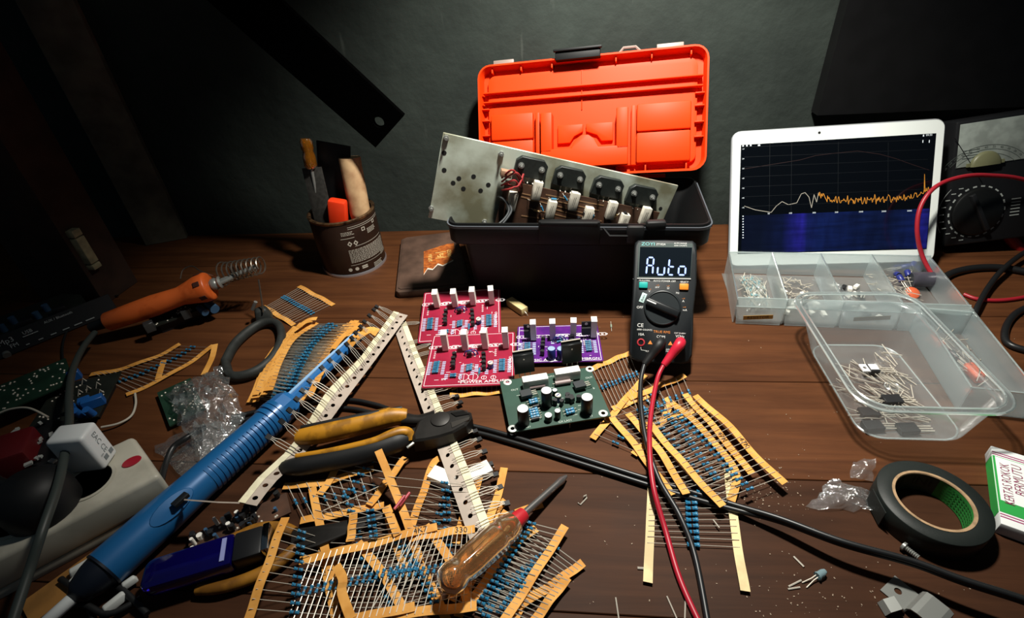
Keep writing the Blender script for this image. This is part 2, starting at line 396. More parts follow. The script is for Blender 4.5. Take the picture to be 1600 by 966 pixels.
# lid, hinged at the back, its inside towards the room
def pull(t, k): return tuple(EYE[i]+k*(t[i]-EYE[i]) for i in range(3))
LW, LH = .2750, .1406
LDM = axes(pull((.1112, .6470, .1819), .985), (.9698, -.2368, .058), (.0624, .4712, .8798), (-.2356, -.8497, .4717))
def rl2(w, h, r, z, n=5): return [(x, y, z) for x, y in rrect(w, h, r, n)]
m = MB(); loft(m, [rl2(LW-.03, LH-.03, .008, -.019), rl2(LW-.008, LH-.008, .014, -.017), rl2(LW, LH, .016, -.003), rl2(LW, LH, .016, 0), rl2(LW-.004, LH-.004, .014, 0), rl2(LW-.0065, LH-.0065, .013, -.004),
              rl2(LW-.009, LH-.009, .012, -.014), rl2(LW-.021, LH-.021, .009, -.0145), rl2(LW-.0225, LH-.0225, .009, -.0095), rl2(LW-.030, LH-.030, .008, -.0090)], cap0=True, cap1=True)
lid = m.build('lid', M_red, tb)
lid.matrix_parent_inverse = MX.Identity(4); lid.matrix_local = tb.matrix_world.inverted() @ LDM
def LU(u, v): return ((u-.5)*LW, (.5-v)*LH)
def lbox(name, u0, v0, u1, v1, z0, z1, bv=.001, top=None):
    x0, y0 = LU(u0, v0); x1, y1 = LU(u1, v1)
    return MB().box(((x0+x1)/2, (y0+y1)/2, (z0+z1)/2), (abs(x1-x0), abs(y1-y0), z1-z0), top=top).build(name, M_red, lid, bevel=bv)
for v in (.235, .315): lbox('rib', .02, v-.006, .98, v+.006, -.0140, -.0020, .0004)
for u in (.065, .20, .34, .62, .77, .93): lbox('rib', u-.003, .012, u+.003, .065, -.014, -.004, .0003)
for u in (.47, .625, .75, .92): lbox('rib', u-.003, .925, u+.003, .985, -.014, -.004, .0003)
for v in (.37, .47, .60, .72):
    lbox('rib', .012, v-.005, .046, v+.005, -.014, -.004, .0003); lbox('rib', .95, v-.005, .988, v+.005, -.014, -.004, .0003)
lbox('rib', .47, .10, .474, .43, -.0092, -.0075, .0003)
for (u0, u1) in ((.058, .255), (.71, .935)):
    for (v0, v1) in ((.43, .655), (.665, .915)): lbox('side_panel', u0, v0, u1, v1, -.0092, -.0005, .0022)
m = MB()
for pts in ([(.295, .46), (.345, .46), (.345, .80), (.295, .80)], [(.625, .46), (.675, .46), (.675, .80), (.625, .80)], [(.295, .77), (.43, .77), (.45, .70), (.475, .665), (.505, .665), (.53, .70), (.55, .77), (.675, .77), (.675, .93), (.295, .93)]):
    m.prism([LU(*p) for p in pts][::-1], -.0092, .0085)
m.build('handle_recess', M_red, lid, bevel=.0014)
m = MB()
for pts in ([(.365, .555), (.478, .555), (.478, .62), (.44, .655), (.42, .71), (.365, .71)], [(.492, .555), (.61, .555), (.61, .71), (.56, .71), (.54, .655), (.492, .62)]):
    m.prism([LU(*p) for p in pts][::-1], -.0092, -.0045)
m.build('grip_panel', M_red, lid, bevel=.0010)
for u0, u1 in ((.268, .285), (.688, .705)): lbox('rib', u0, .44, u1, .93, -.0092, .0005, .0006)
m = MB(); x0, y0 = LU(.36, .0); x1, _ = LU(.555, 0)
m.box(((x0+x1)/2, y0+.002, .001), (x1-x0, .013, .009)).box(((x0+x1)/2, y0+.006, .0065), (x1-x0+.004, .003, .004)).build('lid_latch', M_tb, lid, bevel=.001)
M_tab = mat('grey_clear_plastic', '8a7a72', .4)
for u0, u1 in ((.07, .165), (.79, .90)):
    x0, y0 = LU(u0, 0); x1, _ = LU(u1, 0)
    MB().box(((x0+x1)/2, y0+.003, -.008), (x1-x0, .007, .004)).build('lid_tab', M_tab, lid, bevel=.0008)
x0, y0 = LU(.63, 0); m = MB(); m.tube([(x0, y0-.001, -.006), (x0+.006, y0+.006, -.006), (x0+.020, y0+.006, -.006), (x0+.027, y0-.001, -.006)], .0016, 6).build('lid_eye', M_tab, lid)
for x in (-.09, .09): MB().cyl((x-.015, d/2+.001, .1150), (x+.015, d/2+.001, .1150), .0035, n=10).build('hinge', M_red, tb)

# amplifier board on an aluminium plate, dropped into the toolbox
AW, AH = .27, .095
AM = axes((.0575, .5405, .1195), (.9483, .0607, -.3115), (.3099, .0344, .9502), (.0684, -.9976, .0138))
amp = thing('amplifier_module', 'used amplifier circuit on an aluminium plate sticking out of the toolbox', 'circuit board', AM)
M_alu = mat('stained_aluminium', 'c2ccbe', .5, .2, noise=.35, nscale=16, col2='7c7a62', bump=.06)
hx = [on(AM, *p) for p in ((694, 239), (694, 266), (708, 286), (717, 279), (740, 276), (724, 295), (751, 298), (763, 289), (1032, 326))]
m = MB(); m.box((0, 0, -.0015), (AW, AH, .003)); m.build('plate', M_alu, amp, bevel=.0003, seg=1)
M_hole = mat('dark_bore', '0c0c0c', .8)
for p in hx: MB().cyl((p.x, p.y, -.0032), (p.x, p.y, .00015), .0026 if p.x < .1 else .0022, n=12).build('bored_hole', M_hole, amp)
def screw(mb, x, y, z, r=.0028, h=.006):
    mb.cyl((x, y, z), (x, y, z+.0024), r, n=6).cyl((x, y, z+.0024), (x, y, z+h), r*.5, n=8)
for p in ((697, 215), (783, 240), (674, 325), (757, 346)):
    q = on(AM, *p); m = MB(); screw(m, q.x, q.y, 0, .003, .006); m.build('plate_screw', M_steel, amp)
# brown circuit board with its parts
q0 = on(AM, 786, 275); q1 = on(AM, 1028, 329)
M_brown = mat('brown_phenolic_board', '54392a', .5, noise=.6, nscale=55, col2='3c2a20', bump=.2)
x0, x1 = on(AM, 784, 300).x, q1.x; yt = q1.y
pcb = MB().box(((x0+x1)/2, (yt-AH/2+.001)/2+.0, .0055), (x1-x0, yt+AH/2-.001, .0016)).build('circuit_board', M_brown, amp)
M_trace = mat('copper_trace_brown', '8a6a4c', .45)
m = MB()
for k in range(7):
    y = yt-.006-k*.0055; m.box(((x0+x1)/2+random.uniform(-.03, .03), y, .0064), (random.uniform(.06, .12), .0012, .0003), random.uniform(-.06, .06))
m.build('trace', M_trace, pcb)
M_toblk = mat('power_transistor_epoxy', '1e2321', .5, noise=.3, nscale=300)
for i, p in enumerate(((830, 263), (890, 278), (950, 293), (1004, 306))):
    q = on(AM, p[0], p[1], .005); t = MB(); w2, h2 = .0175, .0105
    t.prism([(q.x-w2, q.y-h2), (q.x+w2, q.y-h2), (q.x+w2, q.y+h2-.005), (q.x+w2-.005, q.y+h2), (q.x-w2+.005, q.y+h2), (q.x-w2, q.y+h2-.005)], 0.0, .0062)
    o = t.build('power_transistor', M_toblk, amp, bevel=.0005, seg=1)
    for sx in (-1, 1):
        t = MB(); t.lathe([(.0034, 0), (.0034, .0008), (.0, .0008)], 12, M=MX.Translation((q.x+sx*.0115, q.y+.001, .0062))); screw(t, q.x+sx*.0115, q.y+.001, .0068, .0024, .0055); t.build('screw', M_steel, o)
    t = MB()
    for sx in (-.006, 0, .006): t.tube([(q.x+sx, q.y-h2, .003), (q.x+sx, q.y-h2-.004, .003), (q.x+sx, q.y-h2-.006, .0065)], .0006, 5)
    t.build('pins', M_lead, o)
M_cer2 = mat('aged_ceramic', 'dcd6c6', .6, noise=.3, nscale=90)
for p in ((840, 300), (862, 330), (898, 317), (920, 340), (957, 331), (976, 350), (1010, 340), (801, 317)):
    q = on(AM, p[0], p[1], .015)
    o = MB().box((q.x, q.y, .010), (.0095, .0205, .0080), .05).build('ceramic_resistor', M_cer2, amp, bevel=.0006)
    t = MB(); t.box((q.x+.0003, q.y, .0141), (.0005, .012, .0001)).box((q.x-.0015, q.y+.001, .0141), (.0004, .009, .0001)); t.build('print', mat('grey_print', '6e6a62', .7), o)
random.seed(11)
for k in range(16):
    px = random.uniform(830, 1015); py = 290+(px-840)*.25+random.uniform(6, 40); q = on(AM, px, py, .008)
    t = MB(); a = random.uniform(0, PI)
    if k % 3:
        c_, s_ = math.cos(a)*.003, math.sin(a)*.003
        t.tube([(q.x-c_*1.9, q.y-s_*1.9, .0065), (q.x-c_*1.5, q.y-s_*1.5, .009), (q.x-c_, q.y-s_, .009)], .0003, 4, 1); t.tube([(q.x+c_*1.9, q.y+s_*1.9, .0065), (q.x+c_*1.5, q.y+s_*1.5, .009), (q.x+c_, q.y+s_, .009)], .0003, 4, 1)
        t.tube([(q.x-c_, q.y-s_, .009), (q.x+c_, q.y+s_, .009)], .0011, 8, 0)
        t.build('film_resistor', [mat('tan_resistor', 'b89a6a', .5) if k % 2 else M_bluebody, M_lead], amp)
    else:
        t.cyl((q.x, q.y, .0063), (q.x, q.y, .0125), .0021, n=10); t.build('small_capacitor', M_black, amp)
q = on(AM, 791, 272, .01); MB().box((q.x, q.y, .008), (.012, .007, .009)).build('relay_block', mat('tan_block', '8d6f58', .6), amp, bevel=.0006)
M_redw = mat('red_wire', '8e2b2b', .4)
for k, (pa, pb, pc) in enumerate((((784, 278), (802, 266), (815, 292)), ((784, 284), (806, 270), (818, 286)), ((783, 290), (804, 282), (812, 298)), ((784, 297), (800, 294), (817, 280)), ((788, 286), (808, 292), (818, 272)))):
    a = on(AM, *pa, z=.008); b_ = on(AM, *pb, z=.018); c_ = on(AM, *pc, z=.008)
    MB().tube(smooth_path([a, b_, c_], 6), .0011, 6).build('red_wire', M_redw, amp)
for k, off in enumerate((0, 4)):
    pts = [on(AM, 778+off, 307+off, .004), on(AM, 788+off, 312+off, .012), on(AM, 795+off, 328, .016), on(AM, 788+off, 342, .020), on(AM, 772+off, 356+off, .024)]
    MB().tube(smooth_path(pts, 6), .0011, 6).build('grey_wire', mat('grey_wire', '55585a', .45), amp)

# paint can
CC = V((-.221, .657, 0)); CR = .0440; CH = .081
M_can = mat('brown_can_wrap', '2a1a12', .38, noise=.2, nscale=30)
M_rim = mat('rusty_can_rim', '8a6a4a', .4, .8, noise=.5, nscale=120, col2='3a2a20')
M_tin = mat('tin_bottom_rim', 'd8d8de', .3, .85)
can = thing('paint_can', 'open brown paint can with white small print, used as a tool holder', 'can', MX.Translation(CC))
MB().lathe([(0, .002), (CR-.003, .002), (CR-.0015, .004), (CR, .005), (CR, CH-.004), (CR-.0008, CH-.002), (CR-.0015, CH-.002), (CR-.0015, .004), (0, .004)], 48).build('shell', M_can, can)
MB().lathe([(CR-.0035, CH-.004), (CR-.0038, CH), (CR-.001, CH+.0012), (CR+.0012, CH), (CR+.0006, CH-.003)], 48).build('top_rim', M_rim, can)
MB().lathe([(CR-.004, 0), (CR+.0010, 0), (CR+.0014, .002), (CR+.0002, .0045)], 48).build('bottom_rim', M_tin, can)
M_print = mat('cream_can_print', 'b9b2a4', .6)
m = MB()
A0 = math.atan2(EYE.y-CC.y, EYE.x-CC.x)+.30
def wrapc(v, z, dx=0):
    a = A0+(v.x+dx)/CR; return V(((CR+.00025)*math.cos(a), (CR+.00025)*math.sin(a), z+v.y))
def strip_c(x0, x1, z, h):
    n = max(1, int((x1-x0)/.003))
    for i in range(n):
        a, b_ = x0+(x1-x0)*i/n, x0+(x1-x0)*(i+1)/n
        m.quad(wrapc(V((a, 0, 0)), z), wrapc(V((b_, 0, 0)), z), wrapc(V((b_, h, 0)), z), wrapc(V((a, h, 0)), z))
random.seed(5)
for z in (.0725, .0700): strip_c(-.012, .045, z, .0006)
for r_ in range(10):
    z = .0395-r_*.0020; x = -.018
    while x < .043:
        L = random.uniform(.0012, .0042); strip_c(x, min(x+L, .043), z, .0009); x += L+random.uniform(.0005, .001)
for z0, x0, n_ in ((.062, .014, 4), (.066, -.022, 3), (.0105, .012, 4), (.020, .030, 3)):
    for r_ in range(n_):
        x = x0
        while x < x0+.014:
            L = random.uniform(.001, .003); strip_c(x, x+L, z0-r_*.0019, .0009); x += L+.0006
for x in (-.014, -.006):                                       # hazard diamonds
    for dx, dz in ((0, 0),):
        c0 = [V((x, .0040, 0)), V((x+.0032, 0, 0)), V((x, -.0040, 0)), V((x-.0032, 0, 0))]; c1 = [V((x+(v.x-x)*.45, v.y*.45, 0)) for v in c0]
        for i in range(4): m.add([wrapc(c0[i], .0495), wrapc(c0[(i+1) % 4], .0495), wrapc(c1[(i+1) % 4], .0495), wrapc(c1[i], .0495)], [(0, 1, 2, 3)])
for x, z in ((.006, .0625), (.026, .0655)):
    for (a, b_, c_, e) in ((0, .005, 0, .001), (0, .005, .004, .005), (0, .001, 0, .005), (.004, .005, 0, .005)): strip_c(x+a, x+b_, z+c_, e-c_)
strip_c(-.024, -.006, .0575, .0007); strip_c(-.008, .040, .0445, .0006); strip_c(-.020, .03, .0175, .0005)
for x in (-.022, -.013):
    m.add([wrapc(V((x+.0026*math.cos(2*PI*i/12), .0026*math.sin(2*PI*i/12), 0)), .0115) for i in range(12)], [tuple(range(12))])
strip_c(-.006, .002, .0095, .002); strip_c(-.006, .002, .0122, .002)
m.build('label_print', M_print, can)
# things standing in the can
def inbox(name, label, cat, pa, ya, pb, yb, w, t, mt, bevel=.001, rot=0):
    a = PY(*pa, ya); b_ = PY(*pb, yb); ax = (a-b_)
    M = frame(b_, ax, WN if rot == 0 else (WN+WU*rot))
    o = MB().box((ax.length/2, 0, 0), (ax.length, w, t)).build(name, mt, None, bevel=bevel); o.matrix_world = M
    return tag(o, label, cat)
inbox('black_card', 'black flat sheet standing behind the wooden dowel in the can', 'sheet', (521, 224), .672, (526, 375), .668, .044, .0025, mat('black_sheet', '0c0c0d', .5), .0004)
inbox('scraper_blade', 'dull grey metal strip leaning at the left rim of the can', 'blade', (487, 262), .660, (513, 372), .640, .027, .0016, mat('dull_grey_metal', '4c4a46', .5, .5, noise=.3), .0004)
a = PY(546, 246, .668); b_ = PY(564, 340, .655); ax = (a-b_).normalized(); b2 = b_-ax*.050
M = frame(b_, ax, WN)
m = MB(); Lc = (a-b_).length; rr = .0140
m.lathe([(0, -.004), (rr*.6, -.0035), (rr*.93, .0), (rr, .008), (rr*1.0, Lc-.001), (rr*.98, Lc), (0, Lc)], 20, M=MX.Rotation(PI/2, 4, 'Y'))
o = m.build('wooden_dowel', mat('pale_raw_wood', 'c9a67c', .75, noise=.5, nscale=45, col2='9c7350', bump=.5), None); o.matrix_world = M
tag(o, 'pale round wooden dowel with rough bark marks standing in the can', 'dowel')
m = MB(); m.cyl((0, 0, 0), (-.045, 0, 0), .0035, n=8)
o2 = m.build('tang', M_steel, o)
o = inbox('red_plastic_handle', 'glossy orange-red plastic handle end inside the can', 'handle', (527, 312), .642, (532, 380), .645, .024, .015, mat('bright_orange_red_plastic', 'f2401c', .3, sss=.2), .004)
a = PY(477, 216, .662); b_ = PY(500, 330, .652); ax = a-b_
sd = thing('amber_screwdriver', 'small screwdriver with amber see-through handle standing in the paint can', 'screwdriver', frame(b_, ax, WN))
M_amber = mat('amber_clear_plastic', 'c47a1e', .15, trans=.75, ior=1.45)
L_ = ax.length
m = MB(); m.lathe([(0, L_), (.006, L_-.0005), (.0078, L_-.004), (.0078, L_-.012), (.0065, L_-.016), (.0080, L_-.022), (.0082, L_-.034), (.005, L_-.038), (0, L_-.038)], 14, M=MX.Rotation(PI/2, 4, 'Y')); m.build('handle', M_amber, sd)
MB().cyl((-.03, 0, 0), (L_-.006, 0, 0), .0022, n=8).build('shaft', M_steel, sd)
# brown flat case with torn sticker under the toolbox corner
pts = [P(627, 370, .011), P(712, 360, .011), P(738, 446, .011), P(617, 456, .011)]
Mc = frame(pts[3]-V((0, 0, .011)), pts[2]-pts[3], (0, 0, 1))
loc = [Mc.inverted() @ p for p in pts]
case = thing('flat_case', 'worn brown flat case with a torn orange sticker beside the toolbox', 'case', Mc)
M_case = mat('worn_brown_plastic', '5c463a', .55, noise=.4, nscale=40, bump=.2)
cx = sum(p.x for p in loc)/4; cy = sum(p.y for p in loc)/4
poly = [(loc[3].x+.004, loc[3].y), (loc[2].x-.004, loc[2].y), (loc[2].x, loc[2].y+.004), (loc[1].x, loc[1].y-.006), (loc[1].x-.005, loc[1].y), (loc[0].x+.008, loc[0].y), (loc[0].x, loc[0].y-.006), (loc[3].x, loc[3].y+.004)]
MB().prism(poly, 0, .0100).build('case_body', M_case, case, bevel=.002)
MB().prism([(cx+(x-cx)*.93, cy+(y-cy)*.93) for x, y in poly], .0100, .0112).build('case_lid', M_case, case, bevel=.0006)
st = [Mc.inverted() @ P(*p, .0115) for p in ((662, 393), (686, 385), (699, 381), (709, 380), (711, 394), (703, 400), (708, 408), (692, 416), (684, 414), (676, 422), (668, 421), (662, 430))]
M_stick = mat('torn_orange_sticker', 'c06a2a', .5, noise=.6, nscale=220, col2='7a3a1c')
so = MB().prism([(p.x, p.y) for p in st][::-1], .0112, .0114).build('sticker', M_stick, case)
ctr = sum(st, V())/len(st); Ms = TR(ctr.x, ctr.y+.004, .01155, .1)
M_stp = mat('sticker_cream_print', 'e8c878', .6); M_stw = mat('sticker_torn_white', 'cfc8b8', .8)
m = MB(); m.text('SANGO', .0085, Ms @ TR(.0125, .006, 0, PI/2), 0, sx=.75).text('SATURA', .0075, Ms @ TR(-.0145, 0, 0, PI/2), 0, sx=.75).text('Fa', .012, Ms @ TR(0, .004, 0, PI/2), 0)
for s_ in ((-.0075, .0075, -.004, -.003), (-.0075, .0075, .012, .013)): m.box((Ms @ V(((s_[0]+s_[1])/2, (s_[2]+s_[3])/2, 0))), (s_[1]-s_[0], s_[3]-s_[2], .0001), .1)
m.build('sticker_print', M_stp, so)
m = MB(); tw = [st[11], st[10], st[9], st[8], st[7], st[6]]; m.add([(p.x, p.y, .01148) for p in tw]+[(p.x, p.y+.003+.001*(i % 2), .01148) for i, p in enumerate(tw)], [(i, i+1, 7+i, 6+i) for i in range(5)]); m.build('torn_edge', M_stw, so)
# ================================================================ digital multimeter and its leads
MTK = .91/.93
MMX = axes(pull((.1523, .4219, .0559), MTK), (.9643, -.2628, .0327), (.143, .6205, .771), (-.2229, -.7389, .6359))
mm = thing('multimeter', 'black digital multimeter propped against the toolbox, its display reading Auto', 'multimeter', MMX)
def mp(cx, cy, z=0): return on(MMX, 960+cx/4.025, 360+cy/4.025, z)
ol = [mp(*p) for p in ((150, 58), (320, 55), (495, 62), (516, 80), (522, 150), (518, 330), (508, 430), (500, 500), (498, 640), (490, 790), (470, 832), (430, 842), (280, 840), (150, 828), (105, 806), (91, 770), (98, 640), (106, 520), (112, 400), (118, 250), (124, 110), (130, 75))]
M_mtb = mat('multimeter_rubber_case', '12171a', .55, spec=.35, bump=.05, nscale=2500)
M_mtf = mat('multimeter_face', '14181a', .45)
poly = [(p.x, p.y) for p in ol][::-1]
cx_ = sum(p[0] for p in poly)/len(poly); cy_ = sum(p[1] for p in poly)/len(poly)
m = MB(); sc_ = lambda k, z: [(cx_+(x-cx_)*k, cy_+(y-cy_)*(1-(1-k)*.6), z) for x, y in poly]
loft(m, [sc_(.90, -.020), sc_(.97, -.018), sc_(1, -.012), sc_(1, -.004), sc_(.985, -.0015), sc_(.955, 0)], cap0=True, cap1=True)
body = m.build('case', M_mtb, mm)
m = MB(); d4 = [mp(*p) for p in ((152, 80), (492, 84), (480, 302), (143, 298))]
m.prism([(p.x, p.y) for p in d4][::-1], -.0003, .0010).build('display_bezel', mat('display_bezel_grey', '4c5654', .35), mm, bevel=.0004, seg=1)
d4 = [mp(*p) for p in ((162, 106), (488, 110), (476, 294), (152, 290))]
dsp = MB().prism([(p.x, p.y) for p in d4][::-1], .0008, .0013).build('display', mat('dark_display_glass', '10161c', .12, coat=.5), mm)
M_seg = mat('lit_display_segments', '9fb6ff', .5, emit='8f9fe0', es=.5)
m = MB()
def seg(a, b_, w=9):
    A = mp(*a, z=.0014); B = mp(*b_, z=.0014); t = (B-A).normalized(); A = A+t*.0003; B = B-t*.0003; n_ = V((-t.y, t.x, 0))*(w/4.025/800*.5*.47)
    q = t*(w/4.025/800*.25)
    m.add([A-q*0, A+q+n_, B-q+n_, B, B-q-n_, A+q-n_], [(5, 4, 3, 2, 1, 0)])
for a, b_ in (((200, 275), (205, 222)), ((205, 218), (210, 172)), ((212, 170), (248, 172)), ((248, 174), (244, 220)), ((243, 224), (240, 275)), ((205, 220), (243, 222)),
              ((270, 276), (274, 228)), ((268, 278), (312, 280)), ((312, 278), (316, 228)),
              ((338, 276), (342, 232)), ((342, 228), (347, 180)), ((344, 228), (378, 230)), ((338, 279), (372, 281)),
              ((402, 277), (406, 230)), ((406, 227), (448, 228)), ((448, 230), (445, 278)), ((402, 280), (444, 281))): seg(a, b_, 11)
m.build('display_digits', M_seg, dsp)
M_tealb = mat('teal_button', '1fa39a', .45); M_orb = mat('orange_button', 'f08a2a', .45)
for nm, c_, mt in (('teal_button', (182, 345), M_tealb), ('orange_button', (437, 356), M_orb)):
    p = mp(*c_); MB().box((p.x, p.y, .0008), (.0085, .0062, .0022)).build(nm, mt, mm, bevel=.0008)
# selector dial
dc = mp(302, 488); dr = (mp(418, 490)-dc).length
m = MB(); m.lathe([(dr, 0), (dr*1.02, .001), (dr*.98, .0022), (dr*.93, .0024), (dr*.91, .0016), (0, .0016)], 40, M=MX.Translation((dc.x, dc.y, 0)))
dial = m.build('selector_dial', mat('dial_grey_black', '23282a', .4), mm)
e0 = mp(205, 440); e1 = mp(402, 525); ang = math.atan2(e1.y-e0.y, e1.x-e0.x); L_ = (e1-e0).length
MB().box((dc.x, dc.y, .0038), (L_, .0095, .0046), ang, top=(1, .65)).build('dial_knob', mat('dial_knob_black', '15181a', .4), dial, bevel=.0010)
MB().box(((e0.x*.72+dc.x*.28), (e0.y*.72+dc.y*.28), .00625), (.0095, .0012, .0002), ang).build('dial_pointer', M_white, dial)
m = MB(); mo = MB(); mr = MB(); mtl = MB()
def mt_(mb, s, cx, cy, size, rot=0, sx=1, z=.00025):
    p = mp(cx, cy); mb.text(s, size, TR(p.x, p.y, z, rot), 0, sx=sx)
mt_(mtl, 'ZOYI', 212, 88, .0046, 0, 1.25, .0012); mt_(m, 'ZT102A', 292, 90, .0028, 0, .95, .0012); mt_(m, 'AUTO RANGE', 415, 84, .0019, 0, 1, .0012); mt_(m, '6000 COUNTS', 415, 98, .0019, 0, 1, .0012)
mt_(m, 'HOLD/REL', 190, 315, .0026, 0, .9); mt_(m, 'AUTO POWER OFF', 315, 320, .0026, 0, .95); mt_(m, 'SELECT', 440, 326, .0026, 0, .9)
mt_(m, 'OFF', 160, 485, .0036); mt_(m, 'CE', 163, 598, .0052); mt_(m, '6000 COUNTS', 190, 626, .0023); mt_(m, '10A', 168, 655, .0036); mt_(m, 'COM', 292, 670, .0036); mt_(m, 'VΩHz', 412, 668, .0036, 0, .9); mt_(m, 'CAT III 600V', 412, 648, .0020)
mt_(m, 'FUSED', 215, 762, .0020); mt_(m, '600V', 338, 750, .0020); mt_(m, 'MAX', 338, 762, .0020)
mt_(m, 'V', 220, 384, .0030); mt_(m, 'mV', 270, 358, .0030); mt_(m, 'Ω', 338, 364, .0030); mt_(m, 'Hz', 397, 394, .0028); mt_(m, 'A', 433, 446, .0030); mt_(m, 'mA', 443, 502, .0028)
for c_ in ((222, 372), (272, 346), (338, 350), (434, 430), (440, 484)): mt_(mo, '~=', c_[0], c_[1], .0026)
mt_(mo, 'TRUE RMS', 298, 640, .0034, 0, 1.05)
for c_ in ((225, 708), (352, 714)):
    p = mp(*c_); s_ = .0026; mo.add([(p.x+s_*math.cos(a), p.y+s_*math.sin(a), .00025) for a in (PI/2, PI/2+2*PI/3, PI/2+4*PI/3)], [(0, 1, 2)])
for a, b_ in (((166, 735), (168, 752)), ((168, 752), (205, 758)), ((118, 306), (118, 306))):
    A, B = mp(*a), mp(*b_); c_ = (A+B)/2; m.box((c_.x, c_.y, .0002), ((B-A).length+.0003, .0003, .0001), math.atan2(B.y-A.y, B.x-A.x))
A, B = mp(143, 302), mp(480, 306); c_ = (A+B)/2; m.box((c_.x, c_.y, .0011), ((B-A).length, .0006, .0002), math.atan2(B.y-A.y, B.x-A.x))
m.build('white_lettering', M_white, mm); mo.build('orange_lettering', mat('orange_print', 'd9843c', .6), mm); mtl.build('maker_lettering', mat('teal_print', '7fc4c4', .5), mm)
p = mp(180, 425); ap = MB().box((p.x, p.y, .0004), (.0050, .0098, .0008), -.35).build('auto_label', mat('pale_cyan_label', 'bcd8d4', .5), mm, bevel=.0004); MB().text('Auto', .0034, TR(p.x, p.y, .0009, PI/2-.35)).build('label_lettering', M_black, ap)
p = mp(167, 704); m = MB(); m.lathe([(.0036, 0), (.0038, .0006), (.0026, .0008), (.0024, -.002), (0, -.002)], 20, M=MX.Translation((p.x, p.y, 0))); m.build('current_jack', mat('jack_red_ring', 'b03038', .45), mm)
for c_ in ((290, 705), (412, 705)):
    p = mp(*c_); m = MB(); m.lathe([(.0048, 0), (.0050, .0008), (.0036, .0010), (.0034, -.002), (0, -.002)], 20, M=MX.Translation((p.x, p.y, 0))); m.build('jack', M_black, mm)
M_prd = mat('red_probe_rubber', 'c01f36', .4); M_ldr = mat('red_lead_silicone', 'a3182c', .4); M_ldb = mat('black_lead_silicone', '1a1c1e', .4)
def lead(name, label, jack, end, pts, m_plug, m_wire):
    j = MMX @ mp(*jack, z=.0012); nrm = MMX.to_3x3() @ V((0, 0, 1))
    e = MMX @ mp(*end, z=.018); k = j+nrm*.011
    t = thing(name, label, 'test lead', MX.Translation(j))
    L = lambda p: V(p)-j
    pl = smooth_path([j-nrm*.001, j+nrm*.006, k.lerp(e, .12)+nrm*.003, k.lerp(e, .55)+nrm*.001, e], 5); n_ = len(pl)
    MB().tube([L(p) for p in pl], [.0047 if i < 5 else (.0052 if i < 11 else .0052-.0022*(i-10)/(n_-11)) for i in range(n_)], 14).build('plug', m_plug, t)
    w = smooth_path([e-(e-k).normalized()*.004, e]+PP(pts), 7)
    MB().tube([L(p) for p in w], .0021, 10).build('wire', m_wire, t)
lead('test_lead', 'red test lead plugged into the multimeter and trailing to the front', (412, 705), (310, 848), [(1027, 593, .020), (1017, 648, .0175), (1015, 700, .0185), (1021, 762, .0140), (1040, 830, .0045), (1062, 905, .0022), (1098, 985, .0022)], M_prd, M_ldr)
lead('test_lead', 'black test lead plugged into the multimeter and trailing to the front', (290, 705), (190, 842), [(1001, 598, .019), (1002, 640, .0160), (1010, 690, .0130), (1029, 748, .0085), (1062, 806, .0065), (1086, 870, .0024), (1108, 985, .0022)], M_rubber, M_ldb)

# ================================================================ tablet
TBX = axes(pull((.413, .5917, .0752), .97), (.9836, -.1758, .0405), (.0431, .4472, .8934), (-.1752, -.877, .4474))
tw, thh = .2355, .1675
tab = thing('tablet', 'white tablet leaning upright, its dark screen showing an audio spectrum trace', 'tablet', TBX)
M_bez = mat('white_glossy_bezel', 'e6ece8', .18, coat=.6)
m = MB(); loft(m, [rl2(tw-.006, thh-.006, .008, -.0075), rl2(tw, thh, .011, -.005), rl2(tw, thh, .011, -.0012), rl2(tw-.002, thh-.002, .010, -.0002)], cap0=True, cap1=True); m.build('shell', mat('silver_tablet_shell', 'b9bdc0', .35, .5), tab)
m = MB(); m.prism(rrect(tw-.003, thh-.003, .0095, 6), -.0003, .0004).build('bezel', M_bez, tab)
sp = [on(TBX, *p) for p in ((1156, 227), (1463, 208), (1447, 392.5), (1154, 394))]
sx0, sx1 = (sp[0].x+sp[3].x)/2, (sp[1].x+sp[2].x)/2; sy1, sy0 = (sp[0].y+sp[1].y)/2, (sp[2].y+sp[3].y)/2
scr = MB().box(((sx0+sx1)/2, (sy0+sy1)/2, .00035), (sx1-sx0, sy1-sy0, .0004)).build('screen', mat('dark_screen', '05070b', .10, coat=.4), tab)
def spx(px, py): return on(TBX, px, py, .0006)
random.seed(3)
def trace(name, pts, wd, mt):
    m = MB()
    for a, b_ in zip(pts, pts[1:]):
        A, B = spx(*a), spx(*b_); t = (B-A); n_ = V((-t.y, t.x, 0)).normalized()*wd/2
        m.quad(A-n_, B-n_, B+n_, A+n_)
    return m.build(name, mt, scr)
base = [(1163, 322), (1180, 328), (1205, 332), (1213, 322), (1222, 315), (1232, 320), (1245, 317), (1252, 303), (1258, 301), (1264, 308), (1268, 325), (1272, 304), (1276, 316), (1279, 301)]
trace('spectrum_curve', base, .0007, mat('curve_grey', '8f8a80', .5, emit='a8a090', es=.16))
nz = []; x = 1279; key = [(1279, 305), (1300, 311), (1330, 315), (1380, 312), (1410, 310), (1435, 303), (1452, 297)]
while x < 1452:
    for (a, ya), (b_, yb) in zip(key, key[1:]):
        if a <= x <= b_: y = ya+(yb-ya)*(x-a)/(b_-a)
    nz.append((x, y+random.uniform(-7, 7)*(1.3 if random.random() < .15 else .8))); x += random.uniform(.7, 1.4)
nz += [(1444, 296), (1444.6, 272), (1445.4, 300)]
trace('spectrum_noise', nz, .0006, mat('curve_orange', 'b97a2a', .5, emit='c88428', es=.26))
